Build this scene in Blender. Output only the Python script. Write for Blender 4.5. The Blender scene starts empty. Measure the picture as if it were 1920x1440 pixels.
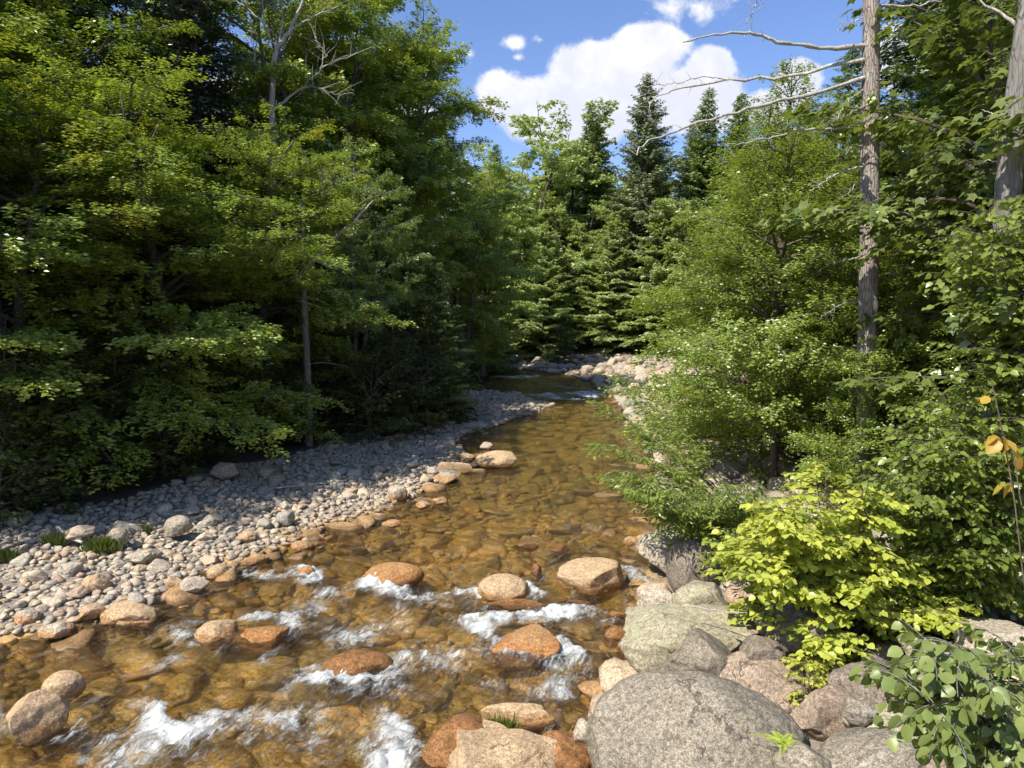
import bpy, bmesh, math, random
import numpy as np
from math import radians, sin, cos, pi, tan, atan
scene = bpy.context.scene
C = scene.collection

# ------------------------------------------------------------------ camera, sky, sun, exposure
CAM_H = 4.5
F_PX = 1397.0                      # focal length in pixels of the 1920 px wide photograph
PITCH = atan(120.0 / F_PX)
cam_d = bpy.data.cameras.new('camera')
cam_d.sensor_width = 36.0
cam_d.lens = 36.0 * F_PX / 1920.0
cam_d.clip_end = 2000.0
cam_d.clip_start = 0.05
cam = bpy.data.objects.new('camera', cam_d)
cam.location = (0, 0, CAM_H)
cam.rotation_euler = (pi / 2 - PITCH, 0, 0)
C.objects.link(cam)
scene.camera = cam

SUN_AZ = radians(47.0)             # sunlight travels towards +Y, turned this far to +X
SUN_EL = radians(50.0)
sun_d = bpy.data.lights.new('sun', 'SUN')
sun_d.energy = 4.6
sun_d.angle = radians(0.53)
sun_d.color = (1.0, 0.94, 0.84)
sun = bpy.data.objects.new('sun', sun_d)
sun.rotation_euler = (pi / 2 - SUN_EL, 0, pi - SUN_AZ + pi)
sun.rotation_euler = (pi / 2 - SUN_EL, 0, -SUN_AZ)
C.objects.link(sun)

scene.view_settings.view_transform = 'Standard'
scene.view_settings.look = 'None'
scene.view_settings.exposure = 0.70
scene.view_settings.gamma = 1.0
scene.cycles.max_bounces = 7
scene.cycles.diffuse_bounces = 2
scene.cycles.glossy_bounces = 2
scene.cycles.transmission_bounces = 4
scene.cycles.transparent_max_bounces = 8
scene.cycles.sample_clamp_indirect = 4.0
scene.cycles.use_adaptive_sampling = True
scene.cycles.adaptive_threshold = 0.02


class NT:
    """Small shader node builder."""
    def __init__(self, tree):
        self.t = tree
        tree.nodes.clear()

    def n(self, kind, **kw):
        nd = self.t.nodes.new(kind)
        for k, v in kw.items():
            setattr(nd, k, v)
        return nd

    def l(self, a, b):
        self.t.links.new(a, b)

    def put(self, sock, v):
        if isinstance(v, bpy.types.NodeSocket):
            self.l(v, sock)
        elif v is not None:
            if isinstance(v, (tuple, list)) and len(v) == 3 and sock.type == 'RGBA':
                v = (*v, 1.0)
            sock.default_value = v

    def m(self, op, a, b=None, c=None, clamp=False):
        nd = self.n('ShaderNodeMath', operation=op, use_clamp=clamp)
        for i, v in enumerate((a, b, c)):
            if v is not None:
                self.put(nd.inputs[i], v)
        return nd.outputs[0]

    def mix(self, f, a, b, blend='MIX'):
        nd = self.n('ShaderNodeMix', data_type='RGBA', blend_type=blend)
        self.put(nd.inputs[0], f)
        self.put(nd.inputs[6], a)
        self.put(nd.inputs[7], b)
        return nd.outputs[2]

    def noise(self, vec, scale, detail=4.0, rough=0.55, dist=0.0, out=0):
        nd = self.n('ShaderNodeTexNoise')
        if vec is not None:
            self.l(vec, nd.inputs['Vector'])
        nd.inputs['Scale'].default_value = scale
        nd.inputs['Detail'].default_value = detail
        nd.inputs['Roughness'].default_value = rough
        nd.inputs['Distortion'].default_value = dist
        return nd.outputs[out]

    def flow(self, vec, along, across, ang=0.44):
        # turn first, then squeeze, so that the pattern runs with the current
        r = self.n('ShaderNodeMapping'); self.l(vec, r.inputs[0]); r.inputs['Rotation'].default_value = (0, 0, ang)
        q = self.n('ShaderNodeMapping'); self.l(r.outputs[0], q.inputs[0]); q.inputs['Scale'].default_value = (across, along, 1.0)
        return q.outputs[0]

    def smooth(self, v, a, b):
        nd = self.n('ShaderNodeMapRange', interpolation_type='SMOOTHSTEP')
        self.put(nd.inputs[0], v)
        nd.inputs[1].default_value = a
        nd.inputs[2].default_value = b
        return nd.outputs[0]

    def ramp(self, v, stops):
        nd = self.n('ShaderNodeValToRGB')
        self.put(nd.inputs[0], v)
        cr = nd.color_ramp
        while len(cr.elements) < len(stops):
            cr.elements.new(0.5)
        for e, (p, c) in zip(cr.elements, stops):
            e.position = p
            e.color = (*c, 1)
        return nd.outputs[0]

    def stretch(self, vec, s, rz=0.0):
        nd = self.n('ShaderNodeMapping')
        self.l(vec, nd.inputs[0])
        nd.inputs['Scale'].default_value = s
        nd.inputs['Rotation'].default_value = (0, 0, rz)
        return nd.outputs[0]


def ray(px, py):
    dx = (px - 960.0) / F_PX
    up = (720.0 - py) / F_PX
    return np.array([dx, cos(PITCH) + up * sin(PITCH), -sin(PITCH) + up * cos(PITCH)])


def on_z(px, py, z=0.0):
    d = ray(px, py)
    t = (z - CAM_H) / d[2]
    return np.array([0, 0, CAM_H]) + d * t


def on_y(px, py, y):
    d = ray(px, py)
    return np.array([0, 0, CAM_H]) + d * (y / d[1])


# world: Nishita sky with fair-weather clouds laid out by direction
world = bpy.data.worlds.new('World')
scene.world = world
world.use_nodes = True
w = NT(world.node_tree)
sky = w.n('ShaderNodeTexSky', sky_type='NISHITA')
sky.sun_disc = False
sky.sun_elevation = SUN_EL
sky.sun_rotation = pi + SUN_AZ
sky.altitude = 300
sky.air_density = 1.0
sky.dust_density = 0.6
sky.ozone_density = 1.6
tc = w.n('ShaderNodeTexCoord')
sep = w.n('ShaderNodeSeparateXYZ')
w.l(tc.outputs['Generated'], sep.inputs[0])
yy = w.m('MAXIMUM', sep.outputs[1], 0.03)
U = w.m('DIVIDE', sep.outputs[0], yy)
V = w.m('DIVIDE', sep.outputs[2], yy)
cmb = w.n('ShaderNodeCombineXYZ')
w.l(U, cmb.inputs[0]); w.l(V, cmb.inputs[1])
uv = cmb.outputs[0]
blobs = [(1150, 140, 150, 85, 1), (1090, 195, 190, 75, 1), (1215, 85, 85, 48, 1), (1050, 225, 120, 60, 1),
         (1240, 190, 200, 80, .95), (1335, 122, 62, 40, .8), (1290, 165, 90, 48, .85), (945, 180, 62, 66, .9), (965, 82, 62, 34, .42),
         (1012, 74, 34, 22, .42), (970, 108, 40, 20, .4), (1300, 12, 150, 55, .5), (1200, -8, 90, 24, .4), (1040, -14, 70, 14, .3),
         (1500, 150, 60, 55, .9), (1430, 205, 70, 45, .9), (1690, 110, 80, 90, .8), (1840, 170, 100, 90, .7), (430, 180, 90, 60, .8),
         (730, 230, 120, 60, .8), (600, 330, 300, 60, .7), (880, 100, 30, 30, .5)]
mask = None
for cx, cy, rx, ry, s in blobs:
    d0 = ray(cx, cy)
    u0, v0 = d0[0] / d0[1], d0[2] / d0[1]
    a = w.m('POWER', w.m('DIVIDE', w.m('SUBTRACT', U, u0), rx / F_PX), 2.0)
    b = w.m('POWER', w.m('DIVIDE', w.m('SUBTRACT', V, v0), ry / F_PX), 2.0)
    g = w.m('MULTIPLY', w.m('SUBTRACT', 1.0, w.m('SQRT', w.m('ADD', a, b))), s)
    g = w.m('ADD', g, (s - 1) * 0.30)
    mask = g if mask is None else w.m('SMOOTH_MAX', mask, g, 0.12)
n1 = w.noise(uv, 13.0, 8, 0.62, 0.3)
n2 = w.noise(uv, 5.0, 3, 0.5)
mask = w.m('ADD', mask, w.m('MULTIPLY', w.m('SUBTRACT', n1, 0.5), 1.15))
dens = w.smooth(mask, 0.08, 0.30)
# a cloud is brighter where it is thick and turned to the sun, greyer at its base
n3 = w.noise(w.stretch(uv, (1, 1, 1)), 22.0, 6, 0.6, 0.4)
shade = w.m('ADD', w.m('MULTIPLY', V, 1.6), w.m('MULTIPLY', n3, 0.55))
shade = w.m('ADD', shade, w.m('MULTIPLY', U, -0.35))
shade = w.smooth(shade, 0.62, 1.02)
ccol = w.mix(shade, (5.9, 6.1, 6.9), (8.4, 8.3, 8.3))
skyc = w.mix(1.0, sky.outputs[0], (1.02, 1.10, 1.38), 'MULTIPLY')
colr = w.mix(w.m('MULTIPLY', dens, 0.97), skyc, ccol)
bg = w.n('ShaderNodeBackground')
w.l(colr, bg.inputs[0])
bg.inputs[1].default_value = 0.09
ow = w.n('ShaderNodeOutputWorld')
w.l(bg.outputs[0], ow.inputs[0])


# ------------------------------------------------------------------ helpers: noise, meshes, tagging
def _hash(ix, iy, iz, seed):
    h = (ix.astype(np.int64) * 374761393 + iy.astype(np.int64) * 668265263 + iz.astype(np.int64) * 2147483647 + seed * 974634777) & 0xffffffff
    h = ((h ^ (h >> 13)) * 1274126177) & 0xffffffff
    h = ((h ^ (h >> 16)) * 2246822519) & 0xffffffff
    return ((h ^ (h >> 15)) & 0xffffff) / float(0xffffff)


def vnoise(p, seed=0):
    """value noise in -1..1 at the points p (N,3)"""
    i = np.floor(p)
    f = p - i
    f = f * f * f * (f * (f * 6 - 15) + 10)
    i = i.astype(np.int64)
    r = 0
    for a in (0, 1):
        for b in (0, 1):
            for c in (0, 1):
                wgt = (f[:, 0] if a else 1 - f[:, 0]) * (f[:, 1] if b else 1 - f[:, 1]) * (f[:, 2] if c else 1 - f[:, 2])
                r = r + wgt * _hash(i[:, 0] + a, i[:, 1] + b, i[:, 2] + c, seed)
    return r * 2 - 1


def fbm(p, octs=4, seed=0, gain=0.5):
    r, a, s = 0, 1.0, 1.0
    for k in range(octs):
        r = r + a * vnoise(p * s + 17.3 * k, seed + k)
        a *= gain
        s *= 2.03
    return r


def mesh_np(name, verts, faces, mats=(), smooth=True, attrs=None, mat_idx=None):
    """faces: (N,3) or (N,4) int array"""
    me = bpy.data.meshes.new(name)
    verts = np.asarray(verts, dtype=np.float32)
    faces = np.asarray(faces, dtype=np.int32)
    k = faces.shape[1]
    me.vertices.add(len(verts))
    me.vertices.foreach_set('co', verts.ravel())
    me.loops.add(faces.size)
    me.loops.foreach_set('vertex_index', faces.ravel())
    me.polygons.add(len(faces))
    me.polygons.foreach_set('loop_start', np.arange(0, faces.size, k, dtype=np.int32))
    me.polygons.foreach_set('loop_total', np.full(len(faces), k, dtype=np.int32))
    me.polygons.foreach_set('use_smooth', np.full(len(faces), bool(smooth)))
    for m in mats:
        me.materials.append(m)
    if mat_idx is not None:
        me.polygons.foreach_set('material_index', np.asarray(mat_idx, dtype=np.int32))
    for an, av in (attrs or {}).items():
        at = me.attributes.new(an, 'FLOAT', 'POINT')
        at.data.foreach_set('value', np.asarray(av, dtype=np.float32))
    me.update(calc_edges=True)
    return me


def tag(o, label=None, cat=None, group=None, kind=None):
    if label: o['label'] = label
    if cat: o['category'] = cat
    if group: o['group'] = group
    if kind: o['kind'] = kind
    return o


def link(name, me, parent=None, loc=(0, 0, 0)):
    o = bpy.data.objects.new(name, me)
    o.location = loc
    if parent is not None:
        o.parent = parent
    C.objects.link(o)
    return o


def empty(name, loc, rz=0.0):
    o = bpy.data.objects.new(name, None)
    o.empty_display_size = 0.2
    o.location = loc
    o.rotation_euler = (0, 0, rz)
    C.objects.link(o)
    return o


def copy_tree(root, loc, rz, scale, **tags):
    r = root.copy()
    C.objects.link(r)
    r.location = loc
    r.rotation_euler = (0, 0, rz)
    r.scale = scale if isinstance(scale, tuple) else (scale, scale, scale)
    for ch in list(root.children):
        c = ch.copy()
        C.objects.link(c)
        c.parent = r
    tag(r, **tags)
    return r


class Tubes:
    def __init__(self):
        self.v, self.f, self.n = [], [], 0

    def add(self, pts, rad, sides=6):
        pts = np.asarray(pts, float)
        n = len(pts)
        rad = np.broadcast_to(np.asarray(rad, float), (n,))
        t = np.gradient(pts, axis=0)
        t /= np.linalg.norm(t, axis=1)[:, None] + 1e-9
        ref = np.array([0, 0, 1.0]) if abs(t[:, 2]).mean() < 0.8 else np.array([1.0, 0, 0])
        a = np.cross(t, ref)
        a /= np.linalg.norm(a, axis=1)[:, None] + 1e-9
        b = np.cross(t, a)
        ang = np.linspace(0, 2 * pi, sides, endpoint=False)
        ring = a[:, None, :] * np.cos(ang)[None, :, None] + b[:, None, :] * np.sin(ang)[None, :, None]
        v = pts[:, None, :] + ring * rad[:, None, None]
        idx = np.arange(n * sides).reshape(n, sides)
        q = np.stack([idx[:-1], np.roll(idx[:-1], -1, 1), np.roll(idx[1:], -1, 1), idx[1:]], -1).reshape(-1, 4)
        self.v.append(v.reshape(-1, 3))
        self.f.append(q + self.n)
        self.n += n * sides

    def mesh(self, name, mat):
        return mesh_np(name, np.concatenate(self.v), np.concatenate(self.f), [mat])


def unit(v):
    return v / (np.linalg.norm(v, axis=-1, keepdims=True) + 1e-9)


LEAF = {
    # u along the leaf, v across, w out of its plane
    'diamond': (np.array([[0, 0, 0], [.42, .30, .05], [1, 0, -.06], [.42, -.30, .05]]), np.array([[0, 1, 2, 3]])),
    'slim': (np.array([[0, 0, 0], [.4, .16, .03], [1, 0, -.08], [.4, -.16, .03]]), np.array([[0, 1, 2, 3]])),
    'needle': (np.array([[0, .03, 0], [.5, .11, .02], [1, 0, -.04], [.5, -.11, .02]]), np.array([[0, 1, 2, 3]])),
    'ovate': (np.array([[0, 0, 0], [.18, .34, .05], [.55, .36, .04], [1.05, 0, -.16], [.55, -.36, .04], [.18, -.34, .05], [.3, 0, -.02], [.66, 0, -.05]]),
              np.array([[0, 6, 1], [1, 6, 2], [2, 6, 7], [2, 7, 3], [0, 5, 6], [5, 4, 6], [4, 7, 6], [4, 3, 7]])),
    'round': (np.array([[0, 0, 0], [.08, .30, .03], [.40, .44, .07], [.72, .30, .0], [1.02, 0, -.12], [.72, -.30, .0], [.40, -.44, .07], [.08, -.30, .03], [.45, 0, -.03]]),
              np.array([[0, 8, 1], [1, 8, 2], [2, 8, 3], [3, 8, 4], [4, 8, 5], [5, 8, 6], [6, 8, 7], [7, 8, 0]])),
    'lobed': (np.array([[0, 0, 0], [.02, .34, .0], [.30, .30, .05], [.58, .52, -.05], [.62, .20, .03], [1.0, 0, -.12],
                        [.62, -.20, .03], [.58, -.52, -.05], [.30, -.30, .05], [.02, -.34, .0], [.36, 0, -.02]]),
              np.array([[0, 10, 1], [1, 10, 2], [2, 10, 3], [3, 10, 4], [4, 10, 5], [5, 10, 6], [6, 10, 7], [7, 10, 8], [8, 10, 9], [9, 10, 0]])),
}


class Leaves:
    def __init__(self, shape):
        self.T, self.F = LEAF[shape]
        self.v, self.r, self.h, self.n = [], [], [], 0

    def add(self, pos, direc, normal, size, rnd):
        pos = np.asarray(pos)
        d = unit(direc)
        s = unit(np.cross(normal, d))
        n = np.cross(d, s)
        size = np.broadcast_to(np.asarray(size, float), (len(pos),))
        T = self.T
        v = pos[:, None, :] + size[:, None, None] * (d[:, None, :] * T[None, :, 0, None] + s[:, None, :] * T[None, :, 1, None] + n[:, None, :] * T[None, :, 2, None])
        self.v.append(v.reshape(-1, 3))
        self.r.append(np.repeat(rnd, len(T)))
        self.n += len(pos)

    def mesh(self, name, mat):
        k = len(self.T)
        f = (self.F[None] + (np.arange(self.n) * k)[:, None, None]).reshape(-1, self.F.shape[1])
        return mesh_np(name, np.concatenate(self.v), f, [mat], smooth=(k > 4), attrs={'rnd': np.concatenate(self.r)})


# ------------------------------------------------------------------ materials
def new_mat(name):
    m = bpy.data.materials.new(name)
    m.use_nodes = True
    return m, NT(m.node_tree)


LG = 2.1      # overall leaf albedo


def leaf_mat(name, dark, mid, light, accent=None, acc_at=0.97, transl=0.42, gloss=0.15, patch=0.5):
    m, t = new_mat(name)
    dark, mid, light = [(c[0] * LG * 1.12, c[1] * LG, c[2] * LG * 0.92) for c in (dark, mid, light)]
    at = t.n('ShaderNodeAttribute', attribute_name='rnd')
    geo = t.n('ShaderNodeNewGeometry')
    nz = t.noise(geo.outputs['Position'], patch, 3, 0.6)
    v = t.m('ADD', t.m('MULTIPLY', at.outputs['Fac'], 0.6), t.m('MULTIPLY', t.m('SUBTRACT', nz, 0.25), 0.8))
    col = t.ramp(v, [(0.1, dark), (0.5, mid), (0.95, light)])
    if accent:
        nz2 = t.noise(geo.outputs['Position'], 0.55, 2, 0.5)
        f = t.smooth(t.m('ADD', nz2, t.m('MULTIPLY', at.outputs['Fac'], 0.08)), acc_at - 0.04, acc_at + 0.03)
        col = t.mix(f, col, accent)
    dif = t.n('ShaderNodeBsdfDiffuse')
    t.l(col, dif.inputs[0])
    tr = t.n('ShaderNodeBsdfTranslucent')
    tcol = t.mix(1.0, col, (1.25, 1.2, 0.55), 'MULTIPLY')
    t.l(tcol, tr.inputs[0])
    mx = t.n('ShaderNodeMixShader')
    mx.inputs[0].default_value = transl
    t.l(dif.outputs[0], mx.inputs[1]); t.l(tr.outputs[0], mx.inputs[2])
    gl = t.n('ShaderNodeBsdfGlossy')
    gl.inputs['Roughness'].default_value = 0.36
    gl.inputs[0].default_value = (0.85, 0.9, 0.8, 1)
    lw = t.n('ShaderNodeLayerWeight')
    lw.inputs[0].default_value = 0.25
    mg = t.n('ShaderNodeMixShader')
    t.l(t.m('MULTIPLY', t.m('ADD', lw.outputs[1], 0.35), gloss), mg.inputs[0])
    t.l(mx.outputs[0], mg.inputs[1]); t.l(gl.outputs[0], mg.inputs[2])
    o = t.n('ShaderNodeOutputMaterial')
    t.l(mg.outputs[0], o.inputs[0])
    return m


def bark_mat(name, c1, c2, c3, scale=9.0, bump=0.5, lichen=0.35):
    m, t = new_mat(name)
    geo = t.n('ShaderNodeTexCoord')
    st = t.stretch(geo.outputs['Object'], (1, 1, 0.16))
    n1 = t.noise(st, scale * 2.2, 6, 0.65, 0.6)
    n2 = t.noise(geo.outputs['Object'], scale * 0.35, 4, 0.6)
    vo = t.n('ShaderNodeTexVoronoi', feature='DISTANCE_TO_EDGE')
    t.l(st, vo.inputs['Vector'])
    vo.inputs['Scale'].default_value = scale * 3.2
    crack = t.smooth(vo.outputs[0], 0.0, 0.12)
    col = t.mix(t.smooth(n1, 0.35, 0.7), c1, c2)
    col = t.mix(t.m('MULTIPLY', t.smooth(n2, 0.52, 0.66), lichen), col, c3)
    col = t.mix(t.m('MULTIPLY', t.m('SUBTRACT', 1.0, crack), 0.32), col, (c1[0] * .3, c1[1] * .3, c1[2] * .3))
    p = t.n('ShaderNodeBsdfPrincipled')
    t.l(col, p.inputs['Base Color'])
    p.inputs['Roughness'].default_value = 0.9
    bu = t.n('ShaderNodeBump')
    bu.inputs['Strength'].default_value = bump
    bu.inputs['Distance'].default_value = 0.03
    t.l(t.m('ADD', n1, t.m('MULTIPLY', crack, 0.7)), bu.inputs['Height'])
    t.l(bu.outputs[0], p.inputs['Normal'])
    o = t.n('ShaderNodeOutputMaterial')
    t.l(p.outputs[0], o.inputs[0])
    return m


def rock_mat(name, stops, attr=False, stain_h=0.04, stain=(0.40, 0.20, 0.075), under=True, lichen=0.0, streak=0.0, gain=1.0, contrast=1.0, moss=(0.30, 0.31, 0.17), bump=0.35, stain_noise=0.25):
    m, t = new_mat(name)
    geo = t.n('ShaderNodeNewGeometry')
    P = geo.outputs['Position']
    if attr:
        r = t.n('ShaderNodeAttribute', attribute_name='rnd').outputs['Fac']
    else:
        r = t.n('ShaderNodeObjectInfo').outputs['Random']
    base = t.ramp(r, [(q, (c[0] * 1.05, c[1] * 0.98, c[2] * 0.86)) for q, c in stops])
    n1 = t.noise(P, 2.6, 5, 0.6, 0.3)
    n2 = t.noise(P, 26.0, 6, 0.75, 0.4)
    n3 = t.noise(P, 75.0, 3, 0.7)
    n4 = t.noise(t.stretch(P, (1, 1, 2.6), 0.6), 7.0, 6, 0.65, 0.5)
    vc = t.n('ShaderNodeTexVoronoi', feature='DISTANCE_TO_EDGE')
    wv = t.n('ShaderNodeVectorMath', operation='MULTIPLY_ADD')
    nv = t.noise(P, 3.0, 4, 0.6, out=1)
    t.l(nv, wv.inputs[0]); wv.inputs[1].default_value = (0.55, 0.55, 0.55); t.l(P, wv.inputs[2])
    t.l(wv.outputs[0], vc.inputs['Vector']); vc.inputs['Scale'].default_value = 1.15
    crack = t.m('MULTIPLY', t.m('SUBTRACT', 1.0, t.smooth(vc.outputs[0], 0.0, 0.022)), t.smooth(n1, 0.50, 0.62))
    f1 = t.m('ADD', 1.0 - 0.32 * contrast, t.m('MULTIPLY', n1, 0.62 * contrast))
    f2 = t.m('ADD', 1.0 - 0.34 * contrast, t.m('MULTIPLY', t.smooth(n2, 0.36, 0.64), 0.66 * contrast))
    f3 = t.m('ADD', 0.66, t.m('MULTIPLY', t.smooth(n3, 0.38, 0.62), 0.66))
    f4 = t.m('ADD', 0.80, t.m('MULTIPLY', n4, 0.40))
    f = t.m('MULTIPLY', t.m('MULTIPLY', t.m('MULTIPLY', f1, f2), t.m('MULTIPLY', f3, f4)), 0.88)
    cm = t.n('ShaderNodeCombineColor')
    for k in range(3):
        t.l(t.m('MULTIPLY', f, gain), cm.inputs[k])
    col = t.mix(1.0, base, cm.outputs[0], 'MULTIPLY')
    col = t.mix(t.m('MULTIPLY', crack, 0.75), col, (0.05, 0.042, 0.035))
    if streak:
        s1 = t.noise(t.stretch(P, (1.0, 4.5, 3.0), 0.9), 1.7, 6, 0.62, 1.2)
        col = t.mix(t.m('MULTIPLY', t.smooth(s1, 0.60, 0.72), streak), col, (0.50, 0.47, 0.41))
        s2 = t.noise(t.stretch(P, (1.0, 3.5, 3.0), -0.4), 1.3, 6, 0.62, 1.0)
        col = t.mix(t.m('MULTIPLY', t.smooth(s2, 0.56, 0.72), streak * 0.8), col, (0.11, 0.11, 0.105))
    if lichen:
        l1 = t.noise(P, 5.0, 8, 0.72, 0.6)
        col = t.mix(t.m('MULTIPLY', t.smooth(l1, 0.50, 0.62), lichen), col, moss)
        l2 = t.noise(P, 3.1, 8, 0.75, 0.2)
        col = t.mix(t.m('MULTIPLY', t.smooth(l2, 0.62, 0.66), lichen), col, (0.09, 0.085, 0.05))
    z = t.n('ShaderNodeSeparateXYZ')
    t.l(P, z.inputs[0])
    hz = t.m('ADD', z.outputs[2], t.m('MULTIPLY', t.m('SUBTRACT', n1, 0.5), stain_noise))
    hz = t.m('ADD', hz, t.m('MULTIPLY', t.m('SUBTRACT', n2, 0.5), 0.06))
    sf = t.m('SUBTRACT', 1.0, t.smooth(hz, stain_h - 0.07, stain_h + 0.05))
    stc = t.mix(t.smooth(n4, 0.40, 0.62), stain, (stain[0] * 0.62, stain[1] * 0.62, stain[2] * 0.5))
    cm2 = t.n('ShaderNodeCombineColor')
    for k in range(3):
        t.l(t.m('MULTIPLY', t.m('MULTIPLY', f2, f3), 1.0), cm2.inputs[k])
    stc = t.mix(1.0, stc, cm2.outputs[0], 'MULTIPLY')
    col = t.mix(t.m('MULTIPLY', sf, 0.85), col, stc)
    if under:   # olive algae film on what lies under water
        uf = t.m('SUBTRACT', 1.0, t.smooth(z.outputs[2], -0.22, -0.03))
        an = t.noise(P, 0.9, 7, 0.72, 0.6)
        alg = t.ramp(an, [(0.30, (0.10, 0.075, 0.026)), (0.42, (0.27, 0.185, 0.06)), (0.53, (0.52, 0.33, 0.105)), (0.66, (0.76, 0.41, 0.12))])
        alg = t.mix(1.0, alg, cm2.outputs[0], 'MULTIPLY')
        col = t.mix(t.m('MULTIPLY', uf, 0.80), col, alg)
    p = t.n('ShaderNodeBsdfPrincipled')
    t.l(col, p.inputs['Base Color'])
    wet = t.m('SUBTRACT', 1.0, t.smooth(z.outputs[2], 0.01, 0.06))
    band = t.m('SUBTRACT', 1.0, t.smooth(t.m('ADD', z.outputs[2], t.m('MULTIPLY', t.m('SUBTRACT', n4, 0.5), 0.08)), 0.015, 0.06))
    band = t.m('MULTIPLY', band, t.smooth(z.outputs[2], -0.10, -0.02))
    col = t.mix(t.m('MULTIPLY', band, 0.45), col, (0.06, 0.035, 0.018))
    t.l(col, p.inputs['Base Color'])
    t.l(t.m('SUBTRACT', 0.88, t.m('MULTIPLY', wet, 0.55)), p.inputs['Roughness'])
    p.inputs['Specular IOR Level'].default_value = 0.3
    bu = t.n('ShaderNodeBump')
    bu.inputs['Strength'].default_value = bump
    bu.inputs['Distance'].default_value = 0.03
    t.l(t.m('SUBTRACT', t.m('ADD', t.m('ADD', n2, t.m('MULTIPLY', n4, 1.8)), t.m('MULTIPLY', n3, 0.6)), t.m('MULTIPLY', crack, 1.2)), bu.inputs['Height'])
    t.l(bu.outputs[0], p.inputs['Normal'])
    o = t.n('ShaderNodeOutputMaterial')
    t.l(p.outputs[0], o.inputs[0])
    return m


STONE = [(0.0, (0.32, 0.295, 0.255)), (0.18, (0.46, 0.40, 0.32)), (0.34, (0.56, 0.50, 0.41)), (0.48, (0.40, 0.37, 0.33)),
         (0.60, (0.52, 0.42, 0.31)), (0.72, (0.40, 0.30, 0.24)), (0.84, (0.46, 0.44, 0.385)), (1.0, (0.26, 0.255, 0.25))]
M_stone = rock_mat('river_stone', STONE, False, stain_noise=.12)
M_gravel = rock_mat('gravel_stone', STONE, True, bump=0.25, stain_noise=.12)
M_bed = rock_mat('bed_stone', STONE, True, stain_h=0.2, stain=(0.38, 0.215, 0.085), bump=0.3)
M_granite = rock_mat('granite_grey', [(0, (0.235, 0.215, 0.18)), (1, (0.27, 0.25, 0.21))], streak=0.5, stain_h=0.30, stain=(0.30, 0.20, 0.10), stain_noise=0.7, contrast=1.25, bump=0.5)
M_granite_l = rock_mat('granite_pale_lichen', [(0, (0.35, 0.335, 0.255)), (1, (0.36, 0.34, 0.26))], lichen=0.5, stain_h=0.2, stain=(0.36, 0.20, 0.09), contrast=1.1)
M_granite_w = rock_mat('granite_white', [(0, (0.42, 0.385, 0.33)), (1, (0.45, 0.41, 0.345))], stain_h=0.16, stain=(0.45, 0.22, 0.08), contrast=1.2)
M_granite_d = rock_mat('granite_dark', [(0, (0.20, 0.17, 0.15)), (1, (0.25, 0.22, 0.2))], lichen=0.2, stain_h=0.08, contrast=1.2)
M_granite_p = rock_mat('granite_pink', [(0, (0.27, 0.22, 0.185)), (1, (0.31, 0.25, 0.205))], lichen=0.25, stain_h=0.05, moss=(0.33, 0.31, 0.22), contrast=1.2)
M_buff = rock_mat('boulder_buff', [(0, (0.48, 0.36, 0.235)), (1, (0.45, 0.34, 0.225))], stain_h=0.14, stain=(0.44, 0.24, 0.10))
M_orange = rock_mat('boulder_orange', [(0, (0.42, 0.25, 0.12)), (1, (0.38, 0.23, 0.11))], stain_h=0.16, stain=(0.38, 0.175, 0.06), under=False, contrast=1.1)
M_rust = rock_mat('boulder_rust', [(0, (0.26, 0.13, 0.06)), (1, (0.24, 0.12, 0.05))], stain_h=0.4, stain=(0.27, 0.13, 0.05), under=False)

M_maple = leaf_mat('maple_leaf', (0.050, 0.082, 0.012), (0.095, 0.150, 0.020), (0.18, 0.24, 0.035), accent=(0.44, 0.45, 0.06), acc_at=0.665)
M_maple2 = leaf_mat('maple_leaf_lime', (0.07, 0.115, 0.020), (0.125, 0.185, 0.032), (0.20, 0.26, 0.05), accent=(0.42, 0.42, 0.07), acc_at=0.70)
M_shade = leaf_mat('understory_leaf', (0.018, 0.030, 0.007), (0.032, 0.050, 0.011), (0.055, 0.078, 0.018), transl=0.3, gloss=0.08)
M_ash = leaf_mat('ash_leaf', (0.06, 0.10, 0.028), (0.11, 0.165, 0.05), (0.17, 0.23, 0.08))
M_hem = leaf_mat('hemlock_needle', (0.05, 0.085, 0.025), (0.095, 0.145, 0.04), (0.15, 0.21, 0.06), transl=0.3)
M_spruce = leaf_mat('spruce_needle', (0.055, 0.08, 0.035), (0.09, 0.125, 0.052), (0.13, 0.165, 0.07), accent=(0.14, 0.075, 0.045), acc_at=0.70, transl=0.15)
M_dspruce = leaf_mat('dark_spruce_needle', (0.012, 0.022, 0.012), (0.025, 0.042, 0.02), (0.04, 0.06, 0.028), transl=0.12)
M_far = leaf_mat('far_leaf', (0.095, 0.145, 0.052), (0.16, 0.22, 0.08), (0.22, 0.285, 0.105), patch=0.25)
M_beech = leaf_mat('beech_leaf', (0.055, 0.09, 0.014), (0.10, 0.15, 0.025), (0.16, 0.22, 0.042), transl=0.45, gloss=0.14)
M_bigleaf = leaf_mat('broad_maple_leaf', (0.04, 0.065, 0.017), (0.07, 0.105, 0.026), (0.125, 0.165, 0.048), transl=0.40, gloss=0.16, patch=1.2)
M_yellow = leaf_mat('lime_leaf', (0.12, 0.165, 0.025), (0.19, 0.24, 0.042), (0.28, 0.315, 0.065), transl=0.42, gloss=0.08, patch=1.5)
M_shrub = leaf_mat('shrub_leaf', (0.045, 0.075, 0.012), (0.08, 0.12, 0.02), (0.13, 0.175, 0.034), transl=0.42, gloss=0.13, patch=1.5)
M_aspen = leaf_mat('aspen_leaf', (0.06, 0.09, 0.028), (0.085, 0.125, 0.04), (0.12, 0.16, 0.05), transl=0.40, gloss=0.06, patch=2.0)
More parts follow.
